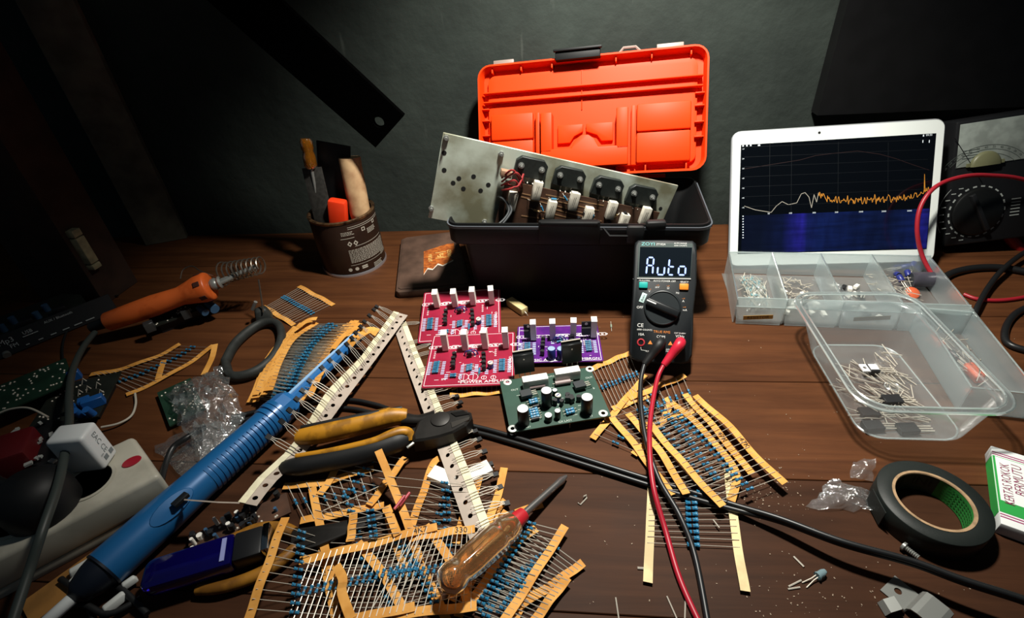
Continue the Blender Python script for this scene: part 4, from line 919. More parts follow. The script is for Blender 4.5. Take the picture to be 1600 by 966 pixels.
def populate(root, cp, cer, towers, groups, trim, arcs, ringpos, texts, W, D, lil):
    def at(p, z=0): return cp(*p)
    sb = MB(); outline(sb, W*.955, D*.945, .00012)
    for a, b_ in zip(cer, cer[1:]): pass
    for p in cer:
        q = cp(*p); silk_pads(sb, q.x-.011, q.y+.0035); silk_pads(sb, q.x+.010, q.y+.0035, .010)
        for k in range(4): ring(sb, q.x-.011, q.y-.004-k*.0032, .0010, .0004)
        inst('cer_board', f_cer, 'ceramic_resistor', M_ceram, root, TR(q.x, q.y, 0, random.uniform(-.06, .06), 0, random.uniform(-.02, .02)))
    for p in towers:
        q = cp(*p); inst('to92', f_to92, 'small_transistor', [M_chip, M_lead], root, TR(q.x, q.y, 0, random.uniform(-.3, .3)))
    for (p, n_, step, rot, hp) in groups:
        q = cp(*p)
        for k in range(n_):
            inst('res_board', f_res, 'film_resistor', RES_M, root, TR(q.x, q.y-(k-(n_-1)/2)*step, random.choice((0, .0002)), rot+random.uniform(-.08, .08)))
        for k in range(n_+1):
            for sx in (-.0072, .0072): lil.box((q.x+sx, q.y-(k-n_/2)*step, .0002), (.0035, step*.55, .0001))
    for p in trim:
        q = cp(*p); inst('trimmer', f_trim, 'trimmer', [M_trimc, M_capb], root, TR(q.x, q.y, 0))
    for p in arcs:
        q = cp(*p); t = MB(); t.tube(smooth_path([(q.x-.006, q.y, 0), (q.x-.004, q.y, .005), (q.x, q.y, .0066), (q.x+.004, q.y, .005), (q.x+.006, q.y, 0)], 4), .0007, 6); t.build('jumper_wire', M_capb, root)
    for p, r in ringpos:
        q = cp(*p); ring(sb, q.x, q.y, r, .0005); sb.box((q.x, q.y, .0002), (.0004, r*2, .0001))
    for s_, p, size, rot in texts:
        q = cp(*p); sb.text(s_, size, TR(q.x, q.y, .0003, rot), sx=1.15)
    for k in range(26):
        x, y = random.uniform(-.42, .42)*W, random.uniform(-.46, .12)*D; sb.box((x, y, .00015), (random.choice((.002, .003, .0045)), .0005, .0001), random.choice((0, 0, PI/2)))
    sb.build('silkscreen', M_silk, root); lil.build('pad_print', M_silkc, root)
def board(name, label, q, z, col, edge=True, th=.0016):
    M, w, d = board_frame(q, z)
    t = thing(name, label, 'circuit board', M @ MX.Translation((0, 0, 0)))
    MB().prism(rrect(w, d, .002, 3), -th, 0).build('board', col, t, bevel=.0002, seg=1)
    return t, M, w, d
random.seed(4)
M_redpcb = mat('crimson_solder_mask', '96203a', .33, noise=.12, nscale=25); M_purp = mat('purple_solder_mask', '5a1f78', .33, noise=.15, nscale=30, col2='461a68'); M_grn = mat('dark_green_solder_mask', '2f4a3f', .40, noise=.15, nscale=30)
RF = [(674.4, 524.4), (802.3, 518.5), (806, 601), (660.7, 606)]
RB = [(661.6, 458, .0185), (781, 449.3, .0185), (783.5, 529, .0045), (653.4, 536, .0045)]
def stand_pins(t, w, d, h):
    m = MB()
    for k in range(22):
        x, y = random.uniform(-.46, .46)*w, random.uniform(-.46, .46)*d; m.tube([(x, y, -.0016), (x, y, -h)], .0004, 4)
    for sx in (-.45, .45):
        for sy in (-.45, .45): m.tube([(sx*w, sy*d, -.0016), (sx*w, sy*d, -h)], .0006, 5)
    m.build('solder_pins', M_lead, t)
for q_, z_, lab in ((RB, .0055, 'rear crimson amplifier board, partly covered by the other crimson board'), (RF, .0095, 'front crimson amplifier board overlapping the one behind it')):
    t, M, w, d = board('amplifier_board', lab, q_, z_, M_redpcb)
    t['group'] = 'crimson amplifier boards'
    Mf, wf, df = board_frame(RF, .0095)
    cp = lambda x, y, z=0: on(Mf, 640+x/5.083, 430+y/5.083, z)
    lil = MB()
    populate(t, cp, [(290, 590), (448, 588), (607, 575), (767, 570)],
             [(360, 655), (352, 690), (350, 722), (349, 745), (590, 655), (592, 690), (592, 722), (592, 760), (480, 652)],
             [((212, 740), 7, .0026, .05, 1), ((735, 722), 7, .0026, .05, 1), ((475, 742), 4, .0024, .3, 1), ((347, 806), 2, .0027, 0, 1), ((555, 772), 2, .0026, PI/2, 1)],
             [(645, 735)], [(478, 640), (500, 630)], [((430, 812), .0052), ((505, 810), .0052), ((590, 815), .0028), ((665, 813), .0028)],
             [('POWER AMPLIFIER', (612, 846), .0055, 0), ('BASIC', (420, 848), .003, 0), ('OUT GND', (800, 700), .004, PI/2), ('82', (490, 565), .006, 0), ('IN', (270, 830), .004, 0)], w, d, lil)
    stand_pins(t, w, d, .005)
# purple board
PQ = [(812.2, 510.7), (935.5, 506.2), (940.9, 564.6), (802.8, 567.2)]
t, M, w, d = board('amplifier_board', 'purple amplifier board behind the green one, with four white ceramic resistors', PQ, .006, M_purp)
PM = M; cp = lambda x, y, z=0: on(PM, 790+x/9.66, 480+y/9.66, z); lil = MB()
populate(t, cp, [(425, 480), (715, 470), (1018, 455), (1325, 440)],
         [(570, 530), (565, 590), (560, 640), (555, 730), (1003, 500), (1000, 560), (1000, 600)],
         [((330, 630), 6, .0030, .05, 1), ((1250, 600), 6, .0030, .1, 1), ((810, 520), 2, .003, .4, 1)],
         [(1112, 590)], [(790, 520), (830, 510)], [((690, 790), .004)],
         [('BASIC AMPLIFIER', (640, 800), .0050, 0), ('LAMBRGN', (1240, 780), .0046, 0), ('PNP', (260, 360), .003, 0)], w, d, lil)
for c_ in ((695, 770), (835, 770)):
    q = cp(*c_); e = MB(); e.lathe([(.0042, 0), (.0042, .0125), (.0038, .0132)], 16, 0, MX.Translation(q)).lathe([(.0038, .0132), (.0036, .0128), (0, .0128)], 16, 1, MX.Translation(q)); e.build('electrolytic_capacitor', [M_capb, mat('bluegrey_cap_top', '8fa3c4', .4)], t)
def f_to220v(mb):
    mb.box((0, 0, .0095), (.0100, .0042, .0090), mi=0); mb.box((0, .0014, .0172), (.0100, .0013, .0066), mi=0); mb.cyl((0, .0005, .0180), (0, .0007, .0180), .0016, n=10, mi=1)
    for k in (-1, 0, 1): mb.tube([(k*.0025, 0, 0), (k*.0025, 0, .005)], .0005, 4, 1)
for c_ in ((352, 500), (1215, 460)):
    q = cp(*c_); inst('to220v', f_to220v, 'driver_transistor', [M_chip, M_lead], t, TR(q.x, q.y, 0, .03))
q = cp(352, 470); MB().text('D', .006, TR(q.x, q.y-.0029, .010, 0, PI/2)).build('marking', mat('dim_print', '8c8c8c', .6), t)
stand_pins(t, w, d, .0058)
# green board
GQ = [(785.6, 595.5), (926.6, 573.1), (949.6, 650.1), (792.4, 676.8)]
M, w, d = board_frame(GQ, .0105)
GM = M; cp = lambda x, y, z=0: on(GM, 780+x/8.05, 570+y/8.05, z)
t = thing('amplifier_board', 'dark green amplifier board with black capacitors, nearest of the four boards', 'circuit board', M)
hl = [cp(*c_) for c_ in ((105, 220), (1140, 55), (1308, 612), (168, 805))]
m = MB(); plate_holes(m, -w/2, w/2, -d/2, d/2, -.0016, 0, [(q.x, q.y, .0019) for q in hl]); m.build('board', M_grn, t)
m = MB()
for q in hl: m.lathe([(.0019, .0001), (.0019, .0003), (.0040, .0003), (.0042, .0001)], 20, M=MX.Translation((q.x, q.y, 0)))
m.build('hole_ring', mat('tinned_ring', 'd5d8d4', .4, .3), t)
def gcap(c_, top, r, wt=True):
    q = cp(*c_); h = top; e = MB(); e.lathe([(r*.9, 0), (r, .0006), (r, h-.001), (r*.93, h)], 18, 0, MX.Translation(q)).lathe([(r*.93, h), (0, h+.0001)], 18, 1, MX.Translation(q)); e.build('electrolytic_capacitor', [M_black, mat('bright_cap_top', 'e0e2e4', .35, .4)], t)
gcap((310, 735), .0185, .0052); gcap((600, 505), .0185, .0050); gcap((1100, 590), .0185, .0052); gcap((735, 670), .0095, .0027); gcap((700, 375), .006, .0024)
gcap((620, 700), .0070, .0034)
for c_ in ((455, 270), (855, 175)):
    q = cp(*c_); o = MB().box((0, 0, .0062), (.0245, .0085, .0105)).build('ceramic_resistor', mat('grey_white_ceramic', 'd6d8d2', .4), t, bevel=.0006); o.matrix_local = TR(q.x, q.y, 0, 0)
M_pow = mat('power_package_black', '17191a', .35)
for c_, px_ in (((330, 160), 1), ((925, 30), 1)):
    q = cp(*c_); o = MB().box((0, .001, .015), (.0200, .0050, .0215)).box((0, .0028, .0265), (.0200, .0016, .0030)).build('power_transistor', M_pow, t, bevel=.0005, seg=1); o.matrix_local = TR(q.x, q.y+.002, 0, .02, -.12)
    MB().box((0, .0028, .0283), (.0196, .0018, .0006)).build('metal_tab', M_lead, o)
    MB().cyl((0, -.0016, .0205), (0, -.0013, .0205), .0008, n=8).build('dimple', M_lead, o)
    m = MB()
    for k in (-1, 0, 1): m.tube([(k*.0054, 0, .005), (k*.0054, 0, 0)], .0006, 4)
    m.build('pins', M_lead, o)
for c_, n_, st in (((430, 480), 2, .0030), ((440, 630), 4, .0030), ((890, 605), 2, .0034)):
    q = cp(*c_)
    for k in range(n_): inst('res_g', lambda mb: f_res(mb, .0125, .0017, .0040), 'film_resistor', RES_M, t, TR(q.x, q.y-(k-(n_-1)/2)*st, 0, .12))
q = cp(455, 700); inst('diode', lambda mb: (mb.tube([(-.006, 0, 0), (-.006, 0, .002), (.006, 0, .002), (.006, 0, 0)], .0004, 4, 1), mb.cyl((-.0035, 0, .002), (.0035, 0, .002), .0017, n=8)), 'diode', [M_chip, M_lead], t, TR(q.x, q.y, 0, .1))
q = cp(470, 540); inst('diode', None, 'diode', None, t, TR(q.x, q.y, 0, .1))
for c_ in ((800, 250), (480, 300)):
    q = cp(*c_); inst('pinkres', lambda mb: (mb.cyl((-.0075, 0, .0028), (.0075, 0, .0028), .0024, n=10), mb.tube([(-.010, 0, 0), (-.010, 0, .0028), (.010, 0, .0028), (.010, 0, 0)], .0004, 4, 1)), 'power_resistor', [mat('pinkish_grey_lacquer', '8d7c7a', .4), M_lead], t, TR(q.x, q.y, 0, 0))
q = cp(740, 450); inst('trimmer', f_trim, 'trimmer', None, t, TR(q.x, q.y, 0))
for c_ in ((340, 410), (1010, 300)):
    q = cp(*c_); small = inst('to126', lambda mb: (mb.box((0, 0, .0045), (.0105, .0085, .0035), mi=0), [mb.tube([(.005, k*.0023, .004), (.010, k*.0023, .004), (.0115, k*.0023, 0)], .0005, 4, 1) for k in (-1, 0, 1)]), 'driver_transistor', [mat('grey_epoxy', '2e3234', .45), M_lead], t, TR(q.x, q.y, 0, .1))
for c_ in ((860, 430), (905, 455), (860, 470), (920, 480), (790, 510), (700, 505), (1000, 460)):
    q = cp(*c_); inst('to92', f_to92, 'small_transistor', None, t, TR(q.x, q.y, 0, random.uniform(-1, 1)))
m = MB()
for s_, c_, sz in (('OUT', (195, 318), .0034), ('OUT', (1130, 165), .0034), ('OUT/IN', (655, 150), .003), ('Cx1', (365, 785), .003), ('CE1', (1145, 650), .003), ('GX LAST', (830, 712), .0032), ('B', (1190, 300), .003)):
    q = cp(*c_); m.text(s_, sz, TR(q.x, q.y, .0002))
for k in range(30): m.box((random.uniform(-.36, .36)*w, random.uniform(-.40, .30)*d, .00015), (random.choice((.002, .004)), .0004, .0001), random.choice((0, PI/2)))
m.build('silkscreen', mat('silkscreen_grey', 'b9c4ba', .6), t); stand_pins(t, w, d, .0103)

# ================================================================ loose ceramic blocks
def block(label, p, yaw, s, mt, z=0, lead=True):
    t = thing('ceramic_resistor', label, 'resistor', TR(*P(p[0], p[1], z)[:2], z, yaw))
    MB().box((0, 0, s[2]/2+.0002), s).build('body', mt, t, bevel=.0005)
    for k in (-1, 1): MB().tube([(k*s[0]/2, 0, s[2]*.5), (k*(s[0]/2+.003), 0, s[2]*.4), (k*(s[0]/2+.004), .001, .0006)], .0005, 5).build('lead', M_lead, t)
block('cream ceramic block resistor lying behind the crimson boards', (808, 484), -.95, (.030, .0095, .0095), mat('cream_ceramic', 'd8c48c', .5), 0)
block('white ceramic block resistor under the right carrier tape', (748, 745), .45, (.022, .0125, .008), M_ceram, 0)
block('white ceramic block resistor left of the right carrier tape', (693, 752), -.5, (.022, .0125, .008), M_ceram, 0)

# ================================================================ taped resistors
def ribbon(mb, path, w, th=.0004, mi=0, side=None):
    k = len(path); vs = []
    for i, p in enumerate(path):
        t = (path[min(i+1, k-1)]-path[max(i-1, 0)]).normalized()
        s_ = t.cross(V((0, 0, 1))).normalized()*(w/2) if side is None else side*(w/2)
        u = s_.cross(t).normalized()*(th/2)
        vs += [p-s_-u, p+s_-u, p+s_+u, p-s_+u]
    fs = [(3, 2, 1, 0), ((k-1)*4, (k-1)*4+1, (k-1)*4+2, (k-1)*4+3)]
    for i in range(k-1):
        for j in range(4): fs.append((i*4+j, i*4+(j+1) % 4, i*4+4+(j+1) % 4, i*4+4+j))
    mb.add(vs, fs, mi)
    return mb
def f_strres(L, bl=.0032, r=.00125):
    def f(mb):
        mb.tube([(-L/2, 0, 0), (-bl, 0, 0)], .00032, 3, 1, cap=False).tube([(bl, 0, 0), (L/2, 0, 0)], .00032, 3, 1, cap=False)
        mb.lathe([(0, -bl), (r, -bl*.93), (r*1.05, -bl*.62), (r*.82, -bl*.5), (r*.82, -bl*.15), (r*.82, bl*.1), (r*.82, bl*.5), (r*1.05, bl*.62), (r, bl*.93), (0, bl)], 6, [0, 0, 0, 0, 2, 0, 0, 0, 0], M=TR(0, 0, 0, 0, 0, PI/2))
    return f
M_tape2 = mat('pale_paper_tape', 'e6cf9c', .7, noise=.2, nscale=50, bump=.1)
def strip(label, A, B, n, z=.0016, ru=(.05, .95), rv=None, group=None, tm=None, txt=None, body=.5, wob=.0008, tw=.0062, seed=0, bl=.0032):
    rnd = random.Random(sum(map(ord, label))+seed)
    A = smooth_path(PP(A, z), 6) if len(A) > 2 else PP(A, z); B = smooth_path(PP(B, z), 6) if len(B) > 2 else PP(B, z)
    A = resample(A, 25); B = resample(B, 25)
    ph = rnd.uniform(0, 6)
    A = [p+V((0, 0, wob*(1+math.sin(ph+i*.55)))) for i, p in enumerate(A)]; B = [p+V((0, 0, wob*(1+math.sin(ph+2+i*.5)))) for i, p in enumerate(B)]
    o = A[0].copy(); o.z = 0
    t = thing('resistor_strip', label, 'resistor strip', MX.Translation(o), group)
    A = [p-o for p in A]; B = [p-o for p in B]
    rv = rv or ru
    for Q, flag in ((A, 0), (B, 1)):
        mb = MB(); ribbon(mb, Q, tw); tp = mb.build('paper_tape', tm or M_tape, t)
        if txt and txt[0] == flag:
            i = int(txt[2]*24); dr = (Q[i+1]-Q[i]).normalized()*(-1 if txt[3] else 1)
            MB().text(txt[1], .0062, frame(Q[i]+V((0, 0, .0006)), dr, (0, 0, 1))).build('ink_marking', mat('ink', '3a2c1c', .8), tp)
    def at(Q, u): x = u*24; i = min(int(x), 23); return Q[i].lerp(Q[i+1], x-i)
    for k in range(n):
        f = k/max(n-1, 1); a = at(A, ru[0]+(ru[1]-ru[0])*f); b_ = at(B, rv[0]+(rv[1]-rv[0])*f); d_ = b_-a; L = round(d_.length+.003, 3)
        mid = a.lerp(b_, .5)+V((0, 0, rnd.uniform(-.0003, .0004)+.0003)); sh = (body-.5)*d_.length+rnd.uniform(-.0012, .0012)
        inst('sr%.3f_%.4f' % (L, bl), (lambda mb, L=L: f_strres(L, bl, .00125*bl/.0032)(mb)), 'resistor', RES_M, t, frame(mid+d_.normalized()*sh*.0, d_, (0, 0, 1)))
    return t
# around the multimeter
strip('resistor strip half under the green board, beside the multimeter', [(926, 577), (985, 552)], [(957, 641), (1012, 619)], 11, .0012, (.0, .95))
strip('short resistor strip just below the multimeter', [(983, 624), (1070, 588)], [(1003, 672), (1092, 640)], 9, .0030)
strip('resistor strip with crossed tapes left of the test leads', [(926, 687), (968, 636), (1009, 588)], [(990, 712), (1030, 668), (1048, 629)], 10, .0018)
strip('bottom strip of the pile under the test leads, with a pale torn tape', [(951, 648), (985, 688), (1050, 775)], [(1040, 622), (1093, 668), (1147, 734), (1142, 783)], 15, .0035)
strip('middle strip of the pile under the test leads', [(981, 648), (1030, 705), (1072, 774)], [(1070, 617), (1118, 672), (1174, 742)], 17, .0062, txt=(1, '47K', .62, 0))
strip('top strip of the pile under the test leads, reaching furthest right', [(1013, 661), (1065, 722), (1129, 793)], [(1086, 619), (1140, 668), (1190, 724), (1226, 757)], 18, .0092, txt=(1, '47K', .62, 0))
strip('flat resistor strip with pale tapes lying alone near the front', [(1018, 765), (1015, 840), (1012, 912)], [(1137, 735), (1147, 820), (1164, 926)], 9, .0012, (.12, .62), (.26, .68), tm=M_tape2, bl=.0046)
strip('resistor strip sticking out from under the front crimson board', [(703, 619), (788, 613)], [(700, 566), (790, 560)], 11, .0008)
strip('small dim resistor strip between paint can and solder stand', [(411, 479), (459, 508)], [(467, 448), (521, 477)], 15, .0010, txt=(0, '1K0', .3, 0))
strip('dark resistor strip on the left in front of the soldering iron', [(142, 587), (190, 577), (240, 560), (282, 539)], [(198, 618), (255, 592), (300, 565), (334, 541)], 16, .0012)
# fan-folded bundle
for k in range(11):
    s_ = k*3.4; z = .0012+k*.0020; r_ = random.Random(k)
    j = lambda v: v+r_.uniform(-4, 4)
    strip('topmost resistor strip of the fan-folded bundle beside the blue pump' if k == 10 else 'resistor strip in the fan-folded bundle, under the topmost one', [(j(390+s_*.9), j(628-s_*.5), z), (j(420+s_*.9), j(562-s_*.6), z), (j(462+s_*.9), j(512-s_*.3), z)], [(j(452+s_*.9), j(640-s_*.5), z), (j(490+s_*.9), j(572-s_*.6), z), (j(534+s_*.9), j(512-s_*.3), z)], 22, 0, group='fan-folded resistor strips', seed=k+1, wob=.0005)
# front pile
strip('dark-lead resistor strip in the front pile, leftmost upright tapes', [(446, 809, .026), (418, 885, .026), (387, 972, .022)], [(500, 830, .003), (512, 900, .003), (528, 980, .003)], 12, .0020, (.1, .98), (.1, .98))
strip('resistor strip marked 68K in the front pile', [(488, 762), (502, 830), (525, 932)], [(604, 796), (616, 840), (640, 905)], 12, .0042, (.1, .95), txt=(0, '68K', .5, 1))
strip('small resistor strip on the plier jaws in the front pile', [(553, 803), (548, 848)], [(604, 792), (622, 838)], 6, .0120)
strip('resistor strip just below the yellow pliers', [(443, 760), (500, 756), (584, 732)], [(470, 815), (520, 806), (600, 790)], 9, .0030)
strip('resistor strip with a slanting tape right under the pliers handle', [(634, 716), (606, 752), (577, 791)], [(545, 700), (525, 735), (500, 775)], 7, .0048)
strip('resistor strip crossing the pile, its tape standing over the 4K7 strip', [(591, 704, .030), (612, 755, .016), (636, 815, .007), (656, 878, .006)], [(788, 733), (778, 775), (764, 815), (745, 872)], 10, .0052, (.25, .95))
strip('resistor strip whose tape leans left of the carrier tape', [(690, 716), (678, 724), (660, 775), (641, 828)], [(752, 738), (742, 770), (728, 800), (712, 850)], 8, .0036, (.2, .95))
strip('resistor strip marked 4K7 on top of the front pile', [(468, 877), (560, 856), (683, 823)], [(425, 992), (520, 976), (648, 948)], 19, .0105, (.08, .92), txt=(0, '4K7', .9, 0))
strip('resistor strip marked 330 behind the screwdriver handle', [(640, 842), (690, 834), (742, 827)], [(566, 968), (650, 958), (745, 948)], 14, .0088, txt=(0, '330', .8, 0))
strip('underlying resistor strip in the middle of the front pile', [(560, 850), (600, 900), (640, 972)], [(665, 822), (705, 880), (735, 950)], 14, .0066)
strip('lowest resistor strip in the middle of the front pile', [(520, 880), (534, 930), (550, 975)], [(655, 880), (675, 920), (700, 975)], 11, .0030)
strip('resistor strip right of the screwdriver, with one long bare tape', [(883, 824), (850, 875), (786, 975)], [(792, 800), (755, 850), (705, 940)], 18, .0062, (.06, .98))
strip('second resistor strip right of the screwdriver, lower and turned', [(911, 880), (870, 910), (810, 948)], [(838, 826), (790, 862), (730, 905)], 14, .0030, (.05, .95))
strip('third resistor strip at the front edge right of the screwdriver', [(887, 904), (858, 940), (826, 985)], [(790, 862), (765, 900), (735, 945)], 12, .0045)
strip('resistor strip lying behind the screwdriver handle tip', [(743, 892), (730, 925), (716, 965)], [(830, 915), (812, 950), (795, 990)], 9, .0018)
def tape_piece(label, pts, z, tm=None, w=.0062, group='loose paper tape pieces'):
    o = MB(); ribbon(o, resample(smooth_path(PP(pts, z), 5), 14), w); return tag(o.build('paper_tape', tm or M_tape), label, 'paper tape', group)
tape_piece('curled ochre tape piece standing beside the 68K strip', [(525, 884, .014), (536, 905, .017), (534, 925, .015), (549, 968, .016)], .014)
tape_piece('ochre tape piece leaning in front of the solder stand ring', [(336, 538, .010), (331, 560, .006), (318, 586, .002)], .004)
tape_piece('short ochre tape crossing the dark resistor strip', [(256, 563, .003), (251, 578, .003), (247, 592, .003)], .003)
tape_piece('ochre tape end rolled up behind the pump plunger, nearest it', [(545, 540, .026), (556, 528, .030), (576, 516, .030), (590, 520, .026)], .02, w=.012)
tape_piece('ochre tape end over the bundle, left of the plunger end', [(520, 545, .028), (540, 522, .030), (562, 512, .031)], .02)
tape_piece('ochre tape end sticking up at the back of the bundle', [(465, 512, .026), (482, 500, .027), (495, 498, .027)], .02)
tape_piece('ochre tape slip under the right end of the carrier tape', [(768, 815, .0022), (778, 795, .0022), (790, 782, .0022)], .002)
tape_piece('ochre tape slip beneath the screwdriver shaft', [(806, 802, .0012), (822, 796, .0012), (848, 788, .0012)], .0012)

# ================================================================ transistors on carrier tape
M_carr = mat('grey_carrier_card', 'b3a598', .75, noise=.1, nscale=60); M_band = mat('cream_adhesive_band', 'e2dbba', .55, noise=.15, nscale=80)
def f_t92(sp):
    def f(mb):
        mb.prism([(.0023*math.cos(a), .0021*math.sin(a)) for a in [-.5+(PI+1.0)*i/8 for i in range(9)]], 0, .0048, 0, M=TR(0, .0185, 0, 0, -PI/2) if 0 else MX.Translation((0, .0165, -.0018)) @ MX.Rotation(-PI/2, 4, 'X'))
        for k in (-1, 0, 1): mb.tube([(k*.0026, -.009, .0006), (k*.0026, .007, .0006), (k*.0026, .0105, .0002), (k*.0012, .0145, 0), (k*.0012, .0170, 0)], .00036, 4, 1)
    return f
def carrier(label, A, B, rng, z=.002, skip=()):
    A = PP(A, z); B = PP(B, z); L = sum((b_-a).length for a, b_ in zip(A, A[1:])); n = max(2, round(L/.0127))
    A = resample(A, n+1); B = resample(B, n+1); o = A[0].copy(); o.z = 0
    t = thing('transistor_tape', label, 'component tape', MX.Translation(o)); A = [p-o for p in A]; B = [p-o for p in B]
    mb = MB(); bd = MB()
    for i in range(n):
        a0, a1, b0, b1 = A[i], A[i+1], B[i], B[i+1]; le = (a1-a0).length; wd = (b0-a0).length; nn = 16
        f = lambda u, v: a0.lerp(a1, u).lerp(b0.lerp(b1, u), v)
        cv = .64; cu = .5; ru, rv_ = .0020/le, .0020/wd; ho = []; ou = []
        for q in range(nn):
            an = 2*PI*(q+.5)/nn; c_, s_ = math.cos(an), math.sin(an); ho.append(f(cu+ru*c_, cv+rv_*s_))
            du = (1-cu)/abs(c_) if abs(c_) > 1e-6 else 99; dv = ((1-cv) if s_ > 0 else cv)/abs(s_) if abs(s_) > 1e-6 else 99; k = min(du, dv); ou.append(f(cu+c_*k, cv+s_*k))
        vs = ou+ho; cor = []
        mb.add(vs, [(q, (q+1) % nn, nn+(q+1) % nn, nn+q) for q in range(nn)])
        # fill the four corner wedges
        cs = [f(1, 1), f(0, 1), f(0, 0), f(1, 0)]
        for c_ in cs:
            best = min(range(nn), key=lambda q: (ou[q]-c_).length+(ou[(q+1) % nn]-c_).length); mb.add([ou[best], c_, ou[(best+1) % nn]], [(0, 1, 2)])
        nrm = (a1-a0).cross(b0-a0).normalized(); nrm = nrm if nrm.z > 0 else -nrm
        bd.add([p+nrm*.0006 for p in (a0.lerp(b0, -.02), a1.lerp(b1, -.02), a1.lerp(b1, .36), a0.lerp(b0, .36))], [(0, 1, 2, 3)])
    mb.build('carrier_card', M_carr, t, solid=.0005); bd.build('adhesive_band', M_band, t, solid=.0003)
    rn = random.Random(len(label))
    for i in range(n):
        if not (rng[0] <= i/n <= rng[1]) or i in skip: continue
        a = A[i].lerp(A[i+1], .5); b_ = B[i].lerp(B[i+1], .5); y = (a-b_).normalized(); x = (A[i+1]-A[i]).normalized(); zz = x.cross(y)
        if zz.z < 0: x = -x
        M = frame(a, x, x.cross(y)) @ TR(0, 0, .0008, rn.uniform(-.12, .12), rn.uniform(-.15, .05))
        inst('t92', f_t92(0), 'transistor', [M_chip, M_lead], t, M)
    return t
carrier('transistor carrier tape slanting over the blue pump and down under the pliers', [(615, 487, .017), (563, 559, .026), (511, 611, .028), (479, 663, .027), (450, 704, .020), (405, 745, .020), (372, 785, .024)], [(637, 493, .006), (583, 567, .014), (543, 620, .015), (514, 660, .014), (470, 716, .012), (426, 757, .012), (401, 791, .014)], (0, .8))
o = MB(); ribbon(o, [P(*p) for p in ((374, 786, .0235), (340, 785, .0300), (300, 782, .0330), (288, 781, .0330))], .009, .0010, side=(P(330, 784, .03)-EYE).normalized()); tag(o.build('paper_card_end', M_carr), 'thin end of grey carrier card bent over the blue pump', 'card')
carrier('transistor carrier tape running from the crimson boards under the pliers to the screwdriver', [(634, 503, .0022), (652, 550, .0030), (690, 639, .0070), (708, 678, .0075), (735, 742, .0085), (768, 828, .0085)], [(618, 520, .0022), (640, 585, .0040), (662, 645, .0070), (678, 687, .0075), (702, 752, .0085), (735, 847, .0085)], (0, 1), skip=(1, 2, 6))
# ================================================================ tools and cables
for k, off in enumerate((0, 9)):
    pts = [(362, 652+off, .003), (402, 643+off, .003), (440, 634+off, .003), (534, 625+off*1.4, .003), (586, 632+off*1.6, .003), (640, 650+off*1.3, .003), (730, 664+off, .003), (800, 682+off, .0032), (900, 713+off, .0032), (1010, 748+off, .0030), (1090, 772+off, .0034), (1150, 790+off*.8, .007-off*.0002), (1220, 811+off*.5, .013-off*.0004), (1315, 846+off*.5, .018-off*.0004), (1423, 876+off*.5, .020-off*.0004), (1505, 906+off*.5, .021-off*.0004), (1610, 940+off*.5, .022-off*.0004), (1700, 980+off*.5, .022-off*.0004)]
    cable('black_cable', ('upper' if k == 0 else 'lower')+' of two black cables running together from the pliers to the right edge', PP(pts), .0021, M_cable)
# --- side cutters
M_yel = mat('yellow_grip', 'b57d1c', .45, noise=.2, nscale=70, col2='8e6016'); M_jaw = mat('dark_tool_steel', '2a2826', .45, .55, noise=.25, nscale=60)
def tool(name, label, cat, o): return thing(name, label, cat, MX.Translation(o))
o0 = P(680, 660, .0); pl = tool('side_cutters', 'side cutting pliers with yellow and black handles lying across the tapes', 'pliers', o0)
def sweep(name, pts, r, mt, par, flat=1.0, n=12, o=o0, sm=5, up=(0, 0, 1)):
    p = smooth_path(PP(pts), sm); k = len(p); rs = [r[min(int(i/(k-1)*(len(r)-1)), len(r)-2)]*(1-((i/(k-1)*(len(r)-1)) % 1 if i < k-1 else 1))+r[min(int(i/(k-1)*(len(r)-1)), len(r)-2)+1]*((i/(k-1)*(len(r)-1)) % 1 if i < k-1 else 1) for i in range(k)]
    return MB().tube([q-o for q in p], rs, n, flat=flat, up=up).build(name, mt, par)
sweep('handle', [(464, 684, .021), (500, 678, .021), (560, 664, .020), (610, 652, .019), (636, 651, .017)], [.0065, .0085, .0090, .0085, .0065], M_yel, pl, 1.05)
sweep('handle_inlay', [(470, 668, .027), (520, 660, .027), (580, 648, .026), (628, 638, .023)], [.0015, .0030, .0032, .0020], M_rubber, pl, 1.0)
h2 = sweep('handle', [(440, 731, .013), (470, 728, .014), (530, 716, .015), (585, 702, .016), (620, 690, .016), (640, 682, .015)], [.0050, .0085, .0095, .0100, .0098, .0065], M_rubber, pl, .95)
sweep('grip_strip', [(462, 713, .021), (520, 704, .0225), (580, 690, .0245), (606, 680, .0250), (625, 674, .0240), (638, 676, .021), (641, 688, .016)], [.0022, .0030, .0034, .0042, .0046, .0042], M_yel, h2, .8)
sweep('handle_shank', [(630, 655, .017), (655, 656, .017), (680, 652, .0165)], [.0058, .0052, .0075], M_jaw, pl, .7)
sweep('handle_shank', [(638, 680, .016), (656, 675, .016), (682, 664, .0165)], [.0062, .0058, .0080], M_jaw, pl, .7)
m = MB(); top = [(652, 660), (668, 648), (690, 644), (706, 641), (722, 639), (736, 644), (738, 652), (728, 665), (708, 676), (685, 683), (662, 688), (645, 690), (644, 680)]
pts = [P(x, y, .021)-o0 for x, y in top]
ctr = sum(pts, V())/len(pts)
loft(m, [[V((q.x, q.y, .008)) for q in pts[::-1]], [V((q.x, q.y, .020)) for q in pts[::-1]], [V(((q.x-ctr.x)*.9+ctr.x, (q.y-ctr.y)*.9+ctr.y, .0218)) for q in pts[::-1]]], cap0=True, cap1=True, smooth=False)
jw = m.build('jaws', M_jaw, pl)
